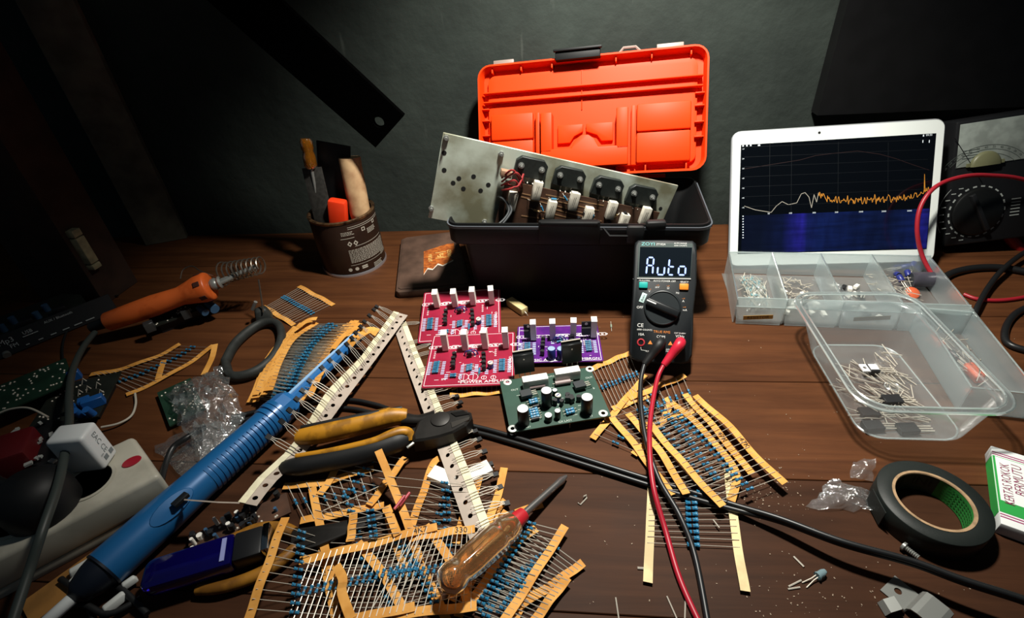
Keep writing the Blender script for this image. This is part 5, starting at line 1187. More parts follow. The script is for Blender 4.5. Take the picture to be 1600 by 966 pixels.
c_ = P(688, 655, .0222)-o0; MB().lathe([(.0085, -.001), (.0085, .0006), (.0078, .0010), (0, .0010)], 24, M=MX.Translation(c_)).build('pivot', mat('worn_steel_pivot', '2c2a28', .5, .4), pl)
m = MB(); q = [P(*p, .0226)-o0 for p in ((703, 645), (724, 641), (734, 647), (712, 651))]; m.prism([(a.x, a.y) for a in q][::-1], .0205, .0226).build('cutting_jaw', mat('ground_jaw_face', '1b1a19', .35, .6), jw, bevel=.0005, seg=1)
m = MB(); q = [P(*p, .0222)-o0 for p in ((704, 660), (735, 651), (733, 656), (706, 669))]; m.prism([(a.x, a.y) for a in q][::-1], .0205, .0224).build('cutting_edge', mat('bright_ground_steel', '6b6762', .3, .9), jw, bevel=.0003, seg=1)
MB().tube([P(*p)-o0 for p in ((636, 700, .018), (645, 693, .019), (652, 688, .017))], .0013, 6).build('return_spring', M_steel, pl)
# --- long nose pliers half hidden in the pile
o0 = P(470, 850, 0); ln = tool('long_nose_pliers', 'old long nose pliers with dull yellow handles under the lighter', 'pliers', o0)
M_yel2 = mat('dull_yellow_grip', '9c6a1e', .5, noise=.4, nscale=60, col2='6d4612')
sweep('handle', [(330, 862, .005), (365, 842, .006), (405, 826, .006), (440, 825, .006), (460, 832, .006)], [.0035, .0042, .0046, .0046, .004], M_yel2, ln, .9, o=o0)
sweep('handle', [(308, 922, .005), (345, 918, .006), (395, 902, .006), (435, 880, .006), (462, 855, .006)], [.0035, .0044, .0048, .0048, .004], M_yel2, ln, .9, o=o0)
m = MB(); q = [P(*p, .006)-o0 for p in ((456, 828), (480, 826), (520, 820), (600, 802), (604, 808), (560, 830), (500, 855), (465, 866), (455, 850))]; m.prism([(a.x, a.y) for a in q][::-1], .0015, .0085).build('jaws', M_jaw, ln, bevel=.0015)
# --- screwdriver with clear amber handle
t0 = P(885, 744, .004); h0 = P(690, 918, .028); ax = t0-h0
sdm = frame(h0, ax, (0, 0, 1)); sd = thing('screwdriver', 'screwdriver with clear amber fluted handle and red collar on the front pile', 'screwdriver', sdm); L_ = ax.length
RY = MX.Rotation(PI/2, 4, 'Y'); M_hand = mat('clear_amber_handle', 'd8a068', .10, trans=.85, ior=1.45, coat=.5)
hx_ = (Mx := sdm.inverted() @ P(808, 812, .0185)).x
k_ = hx_
prof = [(0, -.0005), (.0050, .0005), (.0092, .0040), (.0105, .0090), (.0102, .0130), (.0094, .0150), (.0098, .0180), (.0108, .026), (.0112, k_*.70), (.0108, k_*.74), (.0100, k_*.77), (.0104, k_*.80), (.0100, k_*.90), (.0085, k_*.97), (0, k_)]
m = MB(); n_ = 40; vs = []; fs = []
for r, x in prof:
    fl = 1 if .024 < x < k_*.70 else 0
    for j in range(n_):
        a = 2*PI*j/n_; rr = r*(1-.16*fl*max(0, math.cos(8*a))**2); vs.append((x, rr*math.cos(a), rr*math.sin(a)))
for i in range(len(prof)-1):
    for j in range(n_): fs.append((i*n_+j, i*n_+(j+1) % n_, (i+1)*n_+(j+1) % n_, (i+1)*n_+j))
m.add(vs, [f[::-1] for f in fs], 0, True); m.build('handle', M_hand, sd)
MB().cyl((k_*.45, 0, 0), (k_*.95, 0, 0), .0030, n=10).build('tang', M_steel, sd)
MB().lathe([(.0030, k_*.965), (.0062, k_*.97), (.0060, k_*1.05), (.0052, k_*1.13), (.0028, k_*1.135)], 18, M=RY).build('collar', mat('red_collar', 'b3202a', .4), sd)
MB().tube([(k_*1.1, 0, 0), (L_*.90, 0, 0), (L_*.95, 0, 0), (L_, 0, 0)], [.0028, .0027, .0030, .0012], 12).build('shaft', mat('dark_chrome_shaft', 'a09e9c', .25, .85), sd)
# --- desoldering pump
e0 = P(160, 893, .0165); e1 = P(440, 640, .0165); ax = e1-e0; pm_ = frame(e0, ax, (0, 0, 1)); L_ = ax.length
pu = thing('desoldering_pump', 'blue desoldering pump with ribbed barrel and extended plunger', 'desoldering pump', pm_)
M_blue = mat('blue_anodised', '1b5c92', .35, .1, coat=.3); M_blue2 = mat('blue_plunger_plastic', '21629e', .35)
MB().lathe([(.0132, 0), (.0148, .001), (.0150, .045), (.0142, L_*.45), (.0134, L_*.80), (.0134, L_*.93)], 32, M=RY).build('barrel', M_blue, pu)
MB().lathe([(0, -.020), (.0045, -.0205), (.0090, -.016), (.0125, -.006), (.0135, 0), (.0150, .0004), (.0150, .002)], 28, M=RY).build('tip_cap', mat('dark_blue_black_cap', '0f1622', .45), pu)
MB().lathe([(.0042, -.019), (.0042, -.036), (.0030, -.037), (.0016, -.036), (.0016, -.030)], 16, M=RY).build('nozzle', mat('white_nozzle', 'd8dcdc', .45), pu)
for k in range(15):
    x = L_*.50+k*L_*.026
    MB().lathe([(.0128, x), (.0146, x+.0005), (.0148, x+.0034), (.0128, x+.0040)], 20, M=RY @ MX.Rotation(PI/2, 4, 'Z'), a0=PI*.62, a1=PI*1.38).build('rib', M_blue, pu)
for x, r in ((L_*.90, .0146), (L_*.935, .0150), (L_*.965, .0146)): MB().lathe([(.0125, x-.002), (r, x-.0015), (r, x+.0025), (.0125, x+.003)], 32, M=RY).build('collar_ring', M_blue, pu)
MB().lathe([(.0138, L_*.96), (.0138, L_*1.045), (.0110, L_*1.075), (.0075, L_*1.08)], 8, M=RY, smooth=False).build('collar', M_blue2, pu)
pe = pm_.inverted() @ P(562, 523, .020)
MB().tube([(L_*1.02, 0, 0), (pe.x, pe.y, pe.z)], [.0072, .0066], 10, smooth=False).build('plunger', M_blue2, pu)
MB().box(((L_*1.02+pe.x)/2, pe.y/2, pe.z/2+.0075), (pe.x-L_*1.05, .0030, .0012), MX.Rotation(-math.atan2(pe.z, pe.x-L_), 3, 'Y')).build('plunger_highlight', mat('pale_blue_highlight', '8fb8e0', .3), pu)  # raised pale strip, its colour standing in for the highlight along the plunger
qb = pm_.inverted() @ P(283, 783, .029); MB().box((qb.x, qb.y, .0138), (.012, .0055, .0035)).build('release_slot', mat('slot_black', '101418', .5), pu, bevel=.0006)
m = MB(); m.lathe([(.0090, 0), (.0085, .0016), (0, .0022)], 20, sx=2.0, sy=.8, M=TR(L_*.31, -.0095, .0100, 0, PI/4)); m.build('thumb_button', M_blue, pu)
# --- blue lighter
a = P(232, 912, .010); b_ = P(372, 868, .010); ax = b_-a; lm = frame(a-V((0, 0, .010)), V((ax.x, ax.y, 0)), (0, 0, 1)); lg = thing('lighter', 'see-through dark blue lighter lying on the yellow plier handles', 'lighter', lm @ MX.Translation((0, 0, .0085)))
M_lt = mat('clear_blue_plastic', '120c66', .10, trans=.6, coat=.6); L_ = ax.length
MB().prism([(.004, -.0115), (L_, -.0125), (L_, .0125), (.004, .0115), (0, .008), (0, -.008)], 0, .0125).build('tank', M_lt, lg, bevel=.0025)
MB().box((L_*.5, 0, .0065), (L_*.82, .0030, .0030)).build('dip_tube', mat('pale_blue_tube', '5a64c8', .3), lg)
MB().box((L_+.010, 0, .0064), (.020, .0230, .0120)).build('head', M_black, lg, bevel=.002)
MB().box((L_+.0225, 0, .0075), (.005, .0220, .0130)).build('metal_hood', M_chrome, lg, bevel=.001)
MB().box((L_-.006, 0, .0128), (.003, .018, .0008)).build('clear_collar', mat('pale_lilac_plastic', '8f96c8', .3), lg)

# ================================================================ power strip, charger, plugs
zt = .036
F = P(250, 742, zt); F2 = P(-60, 902, zt); B = P(188, 689, zt)
sm_ = frame(V((F.x, F.y, 0)), V((F2.x-F.x, F2.y-F.y, 0)), (0, 0, 1))       # local x to the left along the strip; y towards the viewer
bd_ = abs((sm_.inverted() @ B).y)
ps = thing('power_strip', 'long white multi-socket power strip at lower left with a red switch', 'power strip', sm_)
M_ps = mat('aged_white_plastic', 'b9b5a6', .45, noise=.15, nscale=12, col2='a29e90'); SL = (sm_.inverted() @ F2).x
MB().prism([(0, 0), (.010, -bd_), (SL, -bd_), (SL, 0)], .008, zt, M=None).build('shell', M_ps, ps, bevel=.004, seg=3)
MB().prism([(.002, -.001), (.012, -bd_+.001), (SL-.002, -bd_+.001), (SL-.002, -.001)], 0, .0082).build('base_plate', M_ps, ps, bevel=.001)
q = sm_.inverted() @ P(206, 722, zt); MB().lathe([(.0052, 0), (.0050, .0008), (0, .0010)], 20, sx=1.35, M=MX.Translation((q.x, q.y, zt))).build('red_switch', mat('red_switch', '9c1c2c', .4), ps)
for k in range(3):
    x = .045+k*.045; MB().lathe([(.019, .0005), (.019, .0012), (.0165, .0012), (.0160, .0004), (0, .0004)], 28, M=MX.Translation((x, -bd_/2, zt-.0004))).build('socket', M_ps, ps)
zc = .074
a, b_, c_ = P(149, 657, zc), P(126, 687, zc), P(114, 663, zc)
cm = frame(V((a.x, a.y, zt)), V((b_.x-a.x, b_.y-a.y, 0)), (0, 0, 1)); w1 = (b_-a).length; q = cm.inverted() @ c_
ch = thing('charger', 'white phone charger plugged upright into the power strip', 'charger', cm)
M_ch = mat('clean_white_plastic', 'e2e6e6', .35); sg = -1 if q.y < 0 else 1
MB().box((w1/2, sg*.014, (zc-zt)/2+.0006), (w1, .028, zc-zt-.001)).build('body', M_ch, ch, bevel=.003, seg=3)
m = MB(); T_ = frame(V((w1/2, -sg*.0002, (zc-zt)*.55)), V((0, 0, 1 if sg > 0 else -1)) if 0 else V((0, 0, -1)), V((0, -sg, 0)))
m.text('EAC CE', .0062, T_ @ TR(-.002, .001, 0, 0)).text('E', .004, T_ @ TR(.008, -.004, 0, 0)); m.box(T_ @ V((.012, .0045, 0)), (.004, .0002, .004)).box(T_ @ V((.012, -.002, 0)), (.004, .0002, .004)); m.build('grey_marks', mat('grey_marking', '7c8486', .6), ch)
q = P(48, 770, .055); pg = thing('power_plug', 'round black mains plug pushed into the power strip', 'plug', MX.Translation((q.x, q.y, zt)))
MB().lathe([(.0235, .0006), (.0240, .012), (.0215, .024), (.012, .032), (0, .033)], 28).build('body', M_rubber, pg)
MB().tube(smooth_path([(-.012, .004, .022), (-.030, .010, .024), (-.055, .03, .018), (-.09, .06, .01)], 6), .0036, 10).build('cord', M_cable, pg)
cable('black_cable', 'black cable coming out of the far end of the power strip', PP([(252, 752, .012), (258, 728, .010), (270, 700, .012), (292, 684, .014), (320, 668, .010)]), .0026, M_cable)

# ================================================================ soldering iron and stand
b0 = P(168, 503, .026); f0 = P(330, 446, .048); ax = f0-b0; im = frame(b0, ax, (0, 0, 1)); L_ = ax.length
ir = thing('soldering_iron', 'soldering iron with orange handle resting in a coiled wire stand', 'soldering iron', im)
M_or = mat('orange_bakelite', 'd8662c', .38, noise=.1, nscale=40, col2='c85a24')
MB().lathe([(0, 0), (.0105, 0), (.0112, .001), (.0122, L_*.25), (.0128, L_*.45), (.0116, L_*.62), (.0112, L_*.70), (.0140, L_*.80), (.0172, L_*.90), (.0176, L_*.975), (.0165, L_*.99), (.0120, L_*1.0), (0, L_*1.0)], 32, M=RY).build('handle', M_or, ir)
for k in range(6):
    a = k*PI/3+.25; MB().box((L_*.93, math.cos(a)*.0176, math.sin(a)*.0176), (.0075, .0060, .0010), MX.Rotation(a-PI/2, 3, 'X')).build('vent_slot', mat('vent_dark', '3a160a', .7), ir, bevel=.0004, seg=1)
MB().lathe([(.0098, .002), (.0100, 0), (.0065, -.004), (.0055, -.020), (.0032, -.021)], 20, M=RY).build('strain_relief', M_rubber, ir)
tip = im.inverted() @ P(398, 417, .060)
MB().tube([(L_, 0, 0), (L_+.010, 0, 0), (L_+.011, 0, 0), tip], [.0058, .0058, .0038, .0030], 14).build('heater_barrel', M_steel, ir)
MB().lathe([(.0072, L_+.002), (.0075, L_+.006), (.0060, L_+.008), (.0075, L_+.011), (.0050, L_+.013)], 14, M=RY).build('clamp_ring', M_steel, ir)
cp_ = [(148, 520, .022), (130, 543, .028), (114, 578, .036), (108, 618, .045), (108, 660, .055), (101, 710, .062), (90, 760, .0655), (66, 830, .062), (45, 895, .050), (15, 985, .040)]
cable('grey_cable', 'dark grey soldering iron cord hanging over the power strip', PP(cp_), .0031, mat('grey_green_cord', '3a413e', .45))
s0 = P(396, 548); sn = thing('iron_stand', 'soldering iron stand with dark oval ring base and wire coil', 'stand', MX.Translation(s0))
M_cast = mat('dark_cast_iron', '2b2e2c', .6, noise=.3, nscale=80, bump=.3)
MB().tube([q-s0 for q in smooth_path(PP([(352, 566), (370, 535), (404, 508), (432, 506), (440, 528), (426, 560), (396, 583), (362, 588), (352, 566)], .0065), 5)[:-1]], .0048, 10, flat=1.3, closed=True).build('ring_base', M_cast, sn)
q = P(414, 500, .0)-s0; MB().box((q.x, q.y, .009), (.022, .018, .018), .4, top=(.6, .6)).build('clamp_boss', M_cast, sn, bevel=.003)
a = P(402, 487, .018)-s0; MB().cyl(a+V((-.004, -.001, .004)), a+V((.003, 0, .014)), .0022, n=8).build('clamp_screw', M_steel, sn)
A, B = P(345, 428, .052), P(410, 414, .064); axc = (B-A); ta = axc.normalized(); n1 = ta.cross(V((0, 0, 1))).normalized(); n2 = ta.cross(n1); pts = []
for i in range(9*16+1):
    f = i/(9*16); a = 2*PI*9*f; r_ = .0128-.003*f+(.003 if f < .12 else 0)*(1-f/.12 if f < .12 else 0); pts.append(A+axc*f+n1*(r_*math.cos(a))+n2*(r_*math.sin(a))-s0)
MB().tube(pts, .0010, 6).build('wire_coil', mat('coil_steel', '8d8478', .35, .9), sn)
MB().tube([P(404, 437, .052)-s0, P(408, 462, .034)-s0, P(411, 488, .016)-s0], .0010, 6).build('wire_leg', mat('coil_steel'), sn)
MB().tube(smooth_path([P(282, 436, .050)-s0, P(286, 422, .056)-s0, P(300, 416, .060)-s0, P(314, 424, .060)-s0, P(342, 434, .052)-s0], 5), .0007, 5).build('wire_rest', mat('coil_steel'), sn)
# ================================================================ dim things at the left
M_dkpcb = mat('dark_bare_board', '20241f', .5, noise=.3, nscale=40); M_gpcb = mat('green_bare_board', '1f3a2c', .45, noise=.3, nscale=40)
def bare_board(name, label, q, z, col, dots=0, th=.0016, solder=True, seed=1, group=None, tilt=0):
    M, w, d = board_frame(q, z); t = thing(name, label, 'circuit board', M, group); MB().box((0, 0, -th/2), (w, d, th)).build('board', col, t)
    r_ = random.Random(seed); m = MB()
    for k in range(dots):
        m.lathe([(.0011, 0), (.0008, .0006), (0, .0010)], 6, M=TR(r_.uniform(-.45, .45)*w, r_.uniform(-.45, .45)*d, 0))
    if dots: m.build('solder_joints', M_lead, t)
    return t, w, d, r_
# small board under the soldering iron
t, w, d, r_ = bare_board('circuit_board', 'small board with heatsinks and blue capacitors under the soldering iron', [(228, 492), (322, 462), (332, 476), (240, 512)], .016, M_dkpcb, 26, seed=2)
for x in (-.012, .006): MB().box((x*2.2-.008, -d/2-.004, .004), (.010, .008, .012)).build('heatsink', mat('dull_heatsink', '4a4e50', .4, .6), t, bevel=.0004, seg=1)
for x, rr in ((.020, .0042), (.031, .0055)): MB().cyl((x, -d/2+.001, .003), (x+.004, -d/2-.014, .001), rr, n=14).build('capacitor', mat('slate_blue_sleeve', '3a5a78', .4), t)
MB().box((0, 0, -.0085), (w*.8, d*.6, .0150)).build('component_block', M_black, t)
# player module with printed front panel
a, b_ = P(6, 560), P(168, 494); pmx = frame(a, b_-a, (0, 0, 1)); Lm = (b_-a).length
pl_ = thing('player_module', 'black audio player module with white printed front panel, far left', 'audio module', pmx)
MB().box((Lm/2, .004, .0125), (Lm*1.25, .003, .025), MX.Rotation(-.35, 3, 'X')).build('front_panel', M_black, pl_, bevel=.0004, seg=1)
MB().box((Lm*.3, .045, .016), (Lm*1.2, .070, .0016)).build('board', M_dkpcb, pl_)
MB().box((Lm*.3, .045, .0078), (Lm*1.1, .060, .0150)).build('under_case', M_black, pl_)
T_ = TR(0, .0020, .0125, 0, PI/2-.35) @ TR(0, 0, .0016)
m = MB(); m.text('Mp3', .0085, T_ @ TR(Lm*.10, .0045, 0)).text('FM', .0065, T_ @ TR(Lm*.14, -.003, 0)).text('USB', .0055, T_ @ TR(Lm*.30, .006, 0)).text('AUX / Bluetooth', .0042, T_ @ TR(Lm*.60, .0085, 0))
m.box(T_ @ V((Lm*.31, .0022, 0)), (.015, .0004, .0010))
for k in range(6): m.box(T_ @ V((Lm*(.24+.12*k), -.0075, 0)), (.0035+.0012*k, .0004, .0012))
m.build('panel_print', mat('panel_print_white', 'a9b0b0', .6), pl_)
MB().cyl(V((Lm*.04, .001, .004)), V((Lm*.04, -.003, .003)), .004, n=14).build('jack_ring', M_steel, pl_)
r_ = random.Random(4)
for k in range(7):
    x, y = Lm*(.02+.105*k), .020+.012*(k % 3)
    if k % 3 == 0: MB().box((x, y, .022), (.013, .011, .011)).build('coil', M_black, pl_, bevel=.001)
    else: MB().cyl((x, y, .0168), (x, y, .0168+.009), .0036, n=12).build('capacitor', mat('slate_blue_sleeve'), pl_)
MB().box((Lm*-.02, .040, .024), (.022, .014, .012), .1).build('transformer', mat('yellow_tape_core', 'b8a410', .45), pl_, bevel=.001)
MB().tube([(Lm*-.1, .0085, .018), (Lm*.55, .0085, .0182)], .0007, 5).build('bare_wire', M_lead, pl_)
# solder-side-up green board
t, w, d, r_ = bare_board('circuit_board', 'green board lying solder side up at the left edge', [(-25, 602), (100, 570), (108, 588), (-10, 662)], .022, M_gpcb, 64, seed=5)
MB().box((0, 0, -.0112), (w*.8, d*.6, .0190)).build('component_block', M_black, t)
# dark board with blue terminals
t, w, d, r_ = bare_board('circuit_board', 'dark board with blue terminal blocks and blue capacitors left of the bag', [(60, 612), (160, 590), (185, 640), (70, 665)], .012, M_dkpcb, 30, seed=8)
M_btm = mat('blue_terminal', '1f5aa0', .4)
for p_, s_ in (((120, 592), (.011, .007, .010)), ((150, 634), (.018, .008, .010)), ((137, 634), (.010, .008, .009))):
    q = on(t.matrix_world, *p_); MB().box((q.x, q.y, .005), s_, .3).build('terminal_block', M_btm, t, bevel=.0005, seg=1)
for p_ in ((146, 648), (128, 650), (120, 640)):
    q = on(t.matrix_world, *p_); MB().cyl((q.x, q.y, 0), (q.x, q.y-.004, .011), .0034, n=12).build('capacitor', M_btm, t)
for p_ in ((133, 600), (140, 612), (155, 606), (127, 618), (160, 618)):
    q = on(t.matrix_world, *p_); MB().tube([(q.x-.003, q.y, 0), (q.x, q.y+.002, .006), (q.x+.003, q.y, .003)], .0005, 5).build('wire_stub', M_lead, t)
MB().box((0, 0, -.0060), (w*.8, d*.7, .0100)).build('component_block', M_black, t)
# dark clutter block at the left edge
t = thing('parts_heap', 'dark heap of boards and a red case behind the power strip', 'heap', MX.Translation(P(40, 700)))
q = P(20, 705, .03)-P(40, 700); MB().box((q.x-.01, q.y, .018), (.045, .035, .036), .4).build('red_case', mat('dark_red_plastic', '5a1216', .45), t, bevel=.003)
q = P(70, 690, .02)-P(40, 700); MB().box((q.x, q.y, .010), (.06, .05, .020), -.2).build('black_case', M_black, t, bevel=.002)
r_ = random.Random(13); m = MB()
for k in range(18):
    p_ = P(r_.uniform(5, 100), r_.uniform(660, 735), .024)-P(40, 700); m.box(p_, (r_.uniform(.002, .006), r_.uniform(.002, .004), .002), r_.uniform(0, 3))
m.build('bright_scraps', mat('pale_scraps', 'a8aca8', .5), t)
cable('white_wire', 'thin white wire looping beside the blue terminal board', PP([(158, 668, .006), (185, 662, .004), (205, 650, .003), (212, 632, .003), (211, 615, .003)]), .0011, mat('white_wire', 'b0aa9c', .5))
cable('white_wire', 'thin white wire at the left edge over the dark heap', PP([(-10, 650, .030), (15, 640, .032), (45, 638, .032), (75, 652, .028)], 0), .0010, mat('white_wire'))
cable('black_cable', 'thin black cable looped on the bench left of the soldering iron', PP([(185, 462, .003), (140, 470, .003), (115, 500, .003), (100, 530, .0030), (98, 560, .003), (108, 585, .003)]), .0012, M_cable)
# board with small parts right of the pump
t, w, d, r_ = bare_board('circuit_board', 'long brown board crowded with small parts right of the blue pump', [(290, 845), (440, 770), (462, 800), (300, 868)], .006, mat('brown_phenolic_board'), 20, seed=9)
for k in range(26):
    x, y = r_.uniform(-.46, .46)*w, r_.uniform(-.3, .46)*d
    if k % 2: inst('to92', f_to92, 'small_transistor', None, t, TR(x, y, 0, r_.uniform(0, 6)))
    else: MB().cyl((x, y, 0), (x, y, r_.uniform(.004, .008)), r_.uniform(.0012, .0025), n=8).build('small_part', mat('slate_blue_sleeve') if k % 4 else M_ceram, t)
MB().box((0, 0, -.0035), (w*.7, d*.7, .0036)).build('underside', M_black, t)
# crinkled bag with a green board inside
t, w, d, r_ = bare_board('circuit_board', 'green board under the crinkled clear bag', [(248, 612), (300, 590), (318, 640), (262, 668)], .006, M_gpcb, 40, seed=15)
MB().box((0, 0, -.0035), (w*.8, d*.8, .0036)).build('underside', M_black, t)
def film(name, label, corners, hz, amp, seed, nu=14, nv=14, z=.001, mt=None):
    rnd = random.Random(seed); c = [P(p[0], p[1], p[2] if len(p) > 2 else z) for p in corners]; o = c[0].copy(); o.z = 0
    off = {}
    def fn(u, v):
        k = (round(u*nu), round(v*nv))
        if k not in off: off[k] = (rnd.uniform(-1, 1)*amp*.5, rnd.uniform(-1, 1)*amp*.5, rnd.uniform(0, 1)*amp)
        p = c[0].lerp(c[1], u).lerp(c[3].lerp(c[2], u), v)-o; b = math.sin(PI*u)*math.sin(PI*v)
        return (p.x+off[k][0], p.y+off[k][1], p.z+hz*b**.7+off[k][2])
    ob = MB().grid(fn, nu, nv, smooth=True).build(name, mt or M_bag); ob.location = o
    return tag(ob, label, 'plastic')
film('plastic_bag', 'crinkled clear plastic bag lying between pump and solder stand', [(262, 620), (345, 578), (388, 655), (322, 740)], .016, .007, 3, 18, 18, .008)
film('plastic_bag', 'smooth clear bag flap beside the ribbed pump barrel', [(240, 700), (330, 660), (388, 668), (318, 782)], .006, .0035, 6, 10, 10, .002)
# tan lath and scraps at the near left corner
a, b_ = P(40, 960, .003), P(196, 846, .003); lm = frame(V((a.x, a.y, 0)), V((b_.x-a.x, b_.y-a.y, 0)), (0, 0, 1)); o = MB(); Lq = (b_-a).length; plate_holes(o, 0, Lq, -.012, .012, .0004, .0034, [(Lq*.45, 0, .0022)]); o = o.build('wooden_lath', mat('tan_lath_wood', '9a6c34', .65, noise=.3, nscale=40)); o.matrix_world = lm; tag(o, 'tan wooden lath with a hole in front of the power strip', 'lath')
for k, (p_, s_, rz, lab) in enumerate((((132, 888), (.018, .007, .006), .7, 'folded white plastic scrap beside the pump tip'), ((122, 906), (.010, .006, .005), 1.2, 'small white plastic scrap behind the pump nozzle'), ((182, 944), (.016, .007, .006), .9, 'white tube offcut at the bottom edge'), ((204, 912), (.010, .006, .005), .8, 'pale plastic scrap right of the pump tip'))):
    q = P(*p_, .004); o = MB().box((0, 0, s_[2]/2), s_, top=(.8, .6)).build('plastic_scrap', mat('white_scrap', 'c9ccc8', .5), None, bevel=.0012); o.matrix_world = TR(q.x, q.y, .0035, rz); tag(o, lab, 'scrap')
for k, pts in enumerate(([(95, 905, .006), (120, 925, .006), (140, 950, .004), (150, 985, .004)], [(150, 930, .006), (175, 915, .006), (200, 930, .006), (230, 960, .004)], [(90, 950, .005), (130, 945, .009), (170, 960, .006), (220, 935, .004)])):
    cable('black_wire', ('outer', 'middle', 'crossing')[k]+' black wire in the tangle below the pump tip', PP(pts), .0022, M_rubber, 5)

# ================================================================ right foreground
tc_ = V((.2861, .2055, 0)); R1, R2 = .0342, .0247
tp = thing('tape_roll', 'roll of black electrical tape with a cardboard core lying on the bench', 'tape', MX.Translation((tc_.x, tc_.y, 0)))
hT = .0185
MB().lathe([(R2, .0004), (R1-.0004, 0), (R1, .0006), (R1, hT-.0005), (R1-.0004, hT), (R2, hT)], 72).build('black_tape', mat('black_vinyl_tape', '1c211f', .5, spec=.35, bump=.06, nscale=400), tp)
MB().lathe([(R2, hT-.0002), (R2, hT+.0004), (R2-.0018, hT+.0004), (R2-.0022, hT-.0004)], 72).lathe([(R2-.0022, 0), (R2, 0)], 72).build('cardboard_core', mat('cardboard', 'a88a68', .8, noise=.3, nscale=200), tp)
M_ing = mat('green_core_print', '2f8a3c', .5, noise=.2, nscale=100); M_ind = mat('dark_core_print', '2a302c', .55)
ri = R2-.0021
MB().lathe([(ri, .0004), (ri, hT-.0006)], 60, M=None, a0=-.95, a1=.75).build('core_green', M_ing, tp); MB().lathe([(ri, .0004), (ri, hT-.0006)], 60, a0=.75, a1=2*PI-.95).build('core_dark', M_ind, tp)
m = MB()
def wrapin(x, z): a = 1.15-x/ri; return V(((ri-.0003)*math.cos(a), (ri-.0003)*math.sin(a), z))
m.text('INI', .010, None, fn=lambda v: wrapin(v.x, hT*.55+v.y), sx=1.0)
for r_ in range(4):
    x = -.046
    while x < -.012:
        for (x0, x1) in ((x, x+.0024),): m.add([wrapin(x0, hT*.25+r_*.003), wrapin(x1, hT*.25+r_*.003), wrapin(x1, hT*.25+r_*.003+.0012), wrapin(x0, hT*.25+r_*.003+.0012)], [(0, 1, 2, 3)])
        x += .0034
m.build('core_lettering', M_rubber, tp)
m = MB()
for r_ in range(5):
    for k in range(12): a = -.75+k*.115; z = .003+r_*.0028; m.add([((ri-.0003)*math.cos(a+s_), (ri-.0003)*math.sin(a+s_), z+h) for s_, h in ((0, 0), (.07, 0), (.07, .0012), (0, .0012))], [(0, 1, 2, 3)])
m.build('core_pattern', mat('green_dark_print', '1c5a28', .5), tp)
MB().box((-R1-.0010, .004, .009), (.0008, .020, .015), -.15).build('loose_end', mat('black_vinyl_tape'), tp, bevel=.0002, seg=1)
# cigarette paper box
a, b_ = P(1564, 818, .011), P(1548, 696, .011); bx_ = frame(V((a.x, a.y, 0)), V((b_.x-a.x, b_.y-a.y, 0)), (0, 0, 1)); Lb = (b_-a).length    # local x away from the viewer, y to the left
bx = thing('paper_box', 'green and white cigarette paper box at the right edge with KERTAS ROKOK BERMUTU', 'box', bx_)
M_bw = mat('white_card', 'dfe2e0', .45); M_bg = mat('green_card', '2f9c48', .45); M_bp = mat('purple_red_line', 'a0306a', .5)
MB().box((Lb/2, -.040, .0055), (Lb, .080, .0110)).build('carton', M_bw, bx, bevel=.0008)
MB().box((Lb/2, -.040, .01115), (Lb*.72, .0795, .0003)).build('green_field', M_bg, bx)
MB().box((Lb/2, .0001, .0055), (Lb*.72, .0003, .0095)).build('green_side', M_bg, bx)
m = MB()
for s_ in (.115, .085, .885, .915): m.box((Lb*s_, -.040, .01112), (.0008, .0795, .0003))
m.build('border_lines', M_bp, bx)
p1, p2 = bx_.inverted() @ P(1574, 756, .0115), bx_.inverted() @ P(1592, 751, .0115)
lbq = MB().box(((p1.x+p2.x)/2, (p1.y+p2.y)/2-.001, .01140), (Lb*.57, .0195, .0003)).build('white_label', mat('pale_mint_label', 'e6efe8', .45), bx)
m = MB(); m.text('KERTAS ROKOK', .0082, TR(p1.x, p1.y, .0117, 0), sx=.68).text('BERMUTU', .0088, TR(p2.x, p2.y, .0117, 0), sx=.78); m.build('lettering', mat('maroon_print', '8a3a5c', .5), lbq)
film('plastic_scrap', 'torn piece of clear shiny plastic film left of the tape roll', [(1262, 795), (1300, 752), (1362, 772), (1362, 800)], .005, .0035, 8, 9, 7, .0005)
film('plastic_scrap', 'curled strip of clear plastic standing behind the torn film', [(1328, 750, .001), (1332, 722, .006), (1366, 718, .010), (1362, 752, .001)], .004, .002, 5, 5, 5, .001)
# bent metal clip
a = P(1396, 920); d_ = P(1455, 968)-a; km = frame(a, V((d_.x, d_.y, 0)), (0, 0, 1)); kc_ = thing('metal_clip', 'bent bright sheet metal clip with a hole near the front edge', 'clip', km)
m = MB(); plate_holes(m, -.004, .011, -.0085, .0085, 0, .0010, [(.0025, 0, .0022)]); m.build('flat_tab', M_steel, kc_)
m = MB(); prof = [(.0108, .0005), (.0115, .0045), (.0130, .0065), (.0160, .0072), (.0250, .0072), (.0275, .0060), (.0285, .0005), (.034, .0005)]
ribbon(m, [V((x, 0, z)) for x, z in prof], .019, .0010, side=V((0, 1, 0))); m.build('hump', M_steel, kc_)
q = P(1392, 952); o = MB(); ribbon(o, [q+V(v) for v in ((-.006, 0, .0006), (-.004, 0, .0045), (.003, .001, .0055), (.006, .001, .0006))], .008, .0009, side=V((0, 1, 0))); tag(o.build('metal_bit', M_steel), 'small curled metal offcut left of the metal clip', 'offcut')
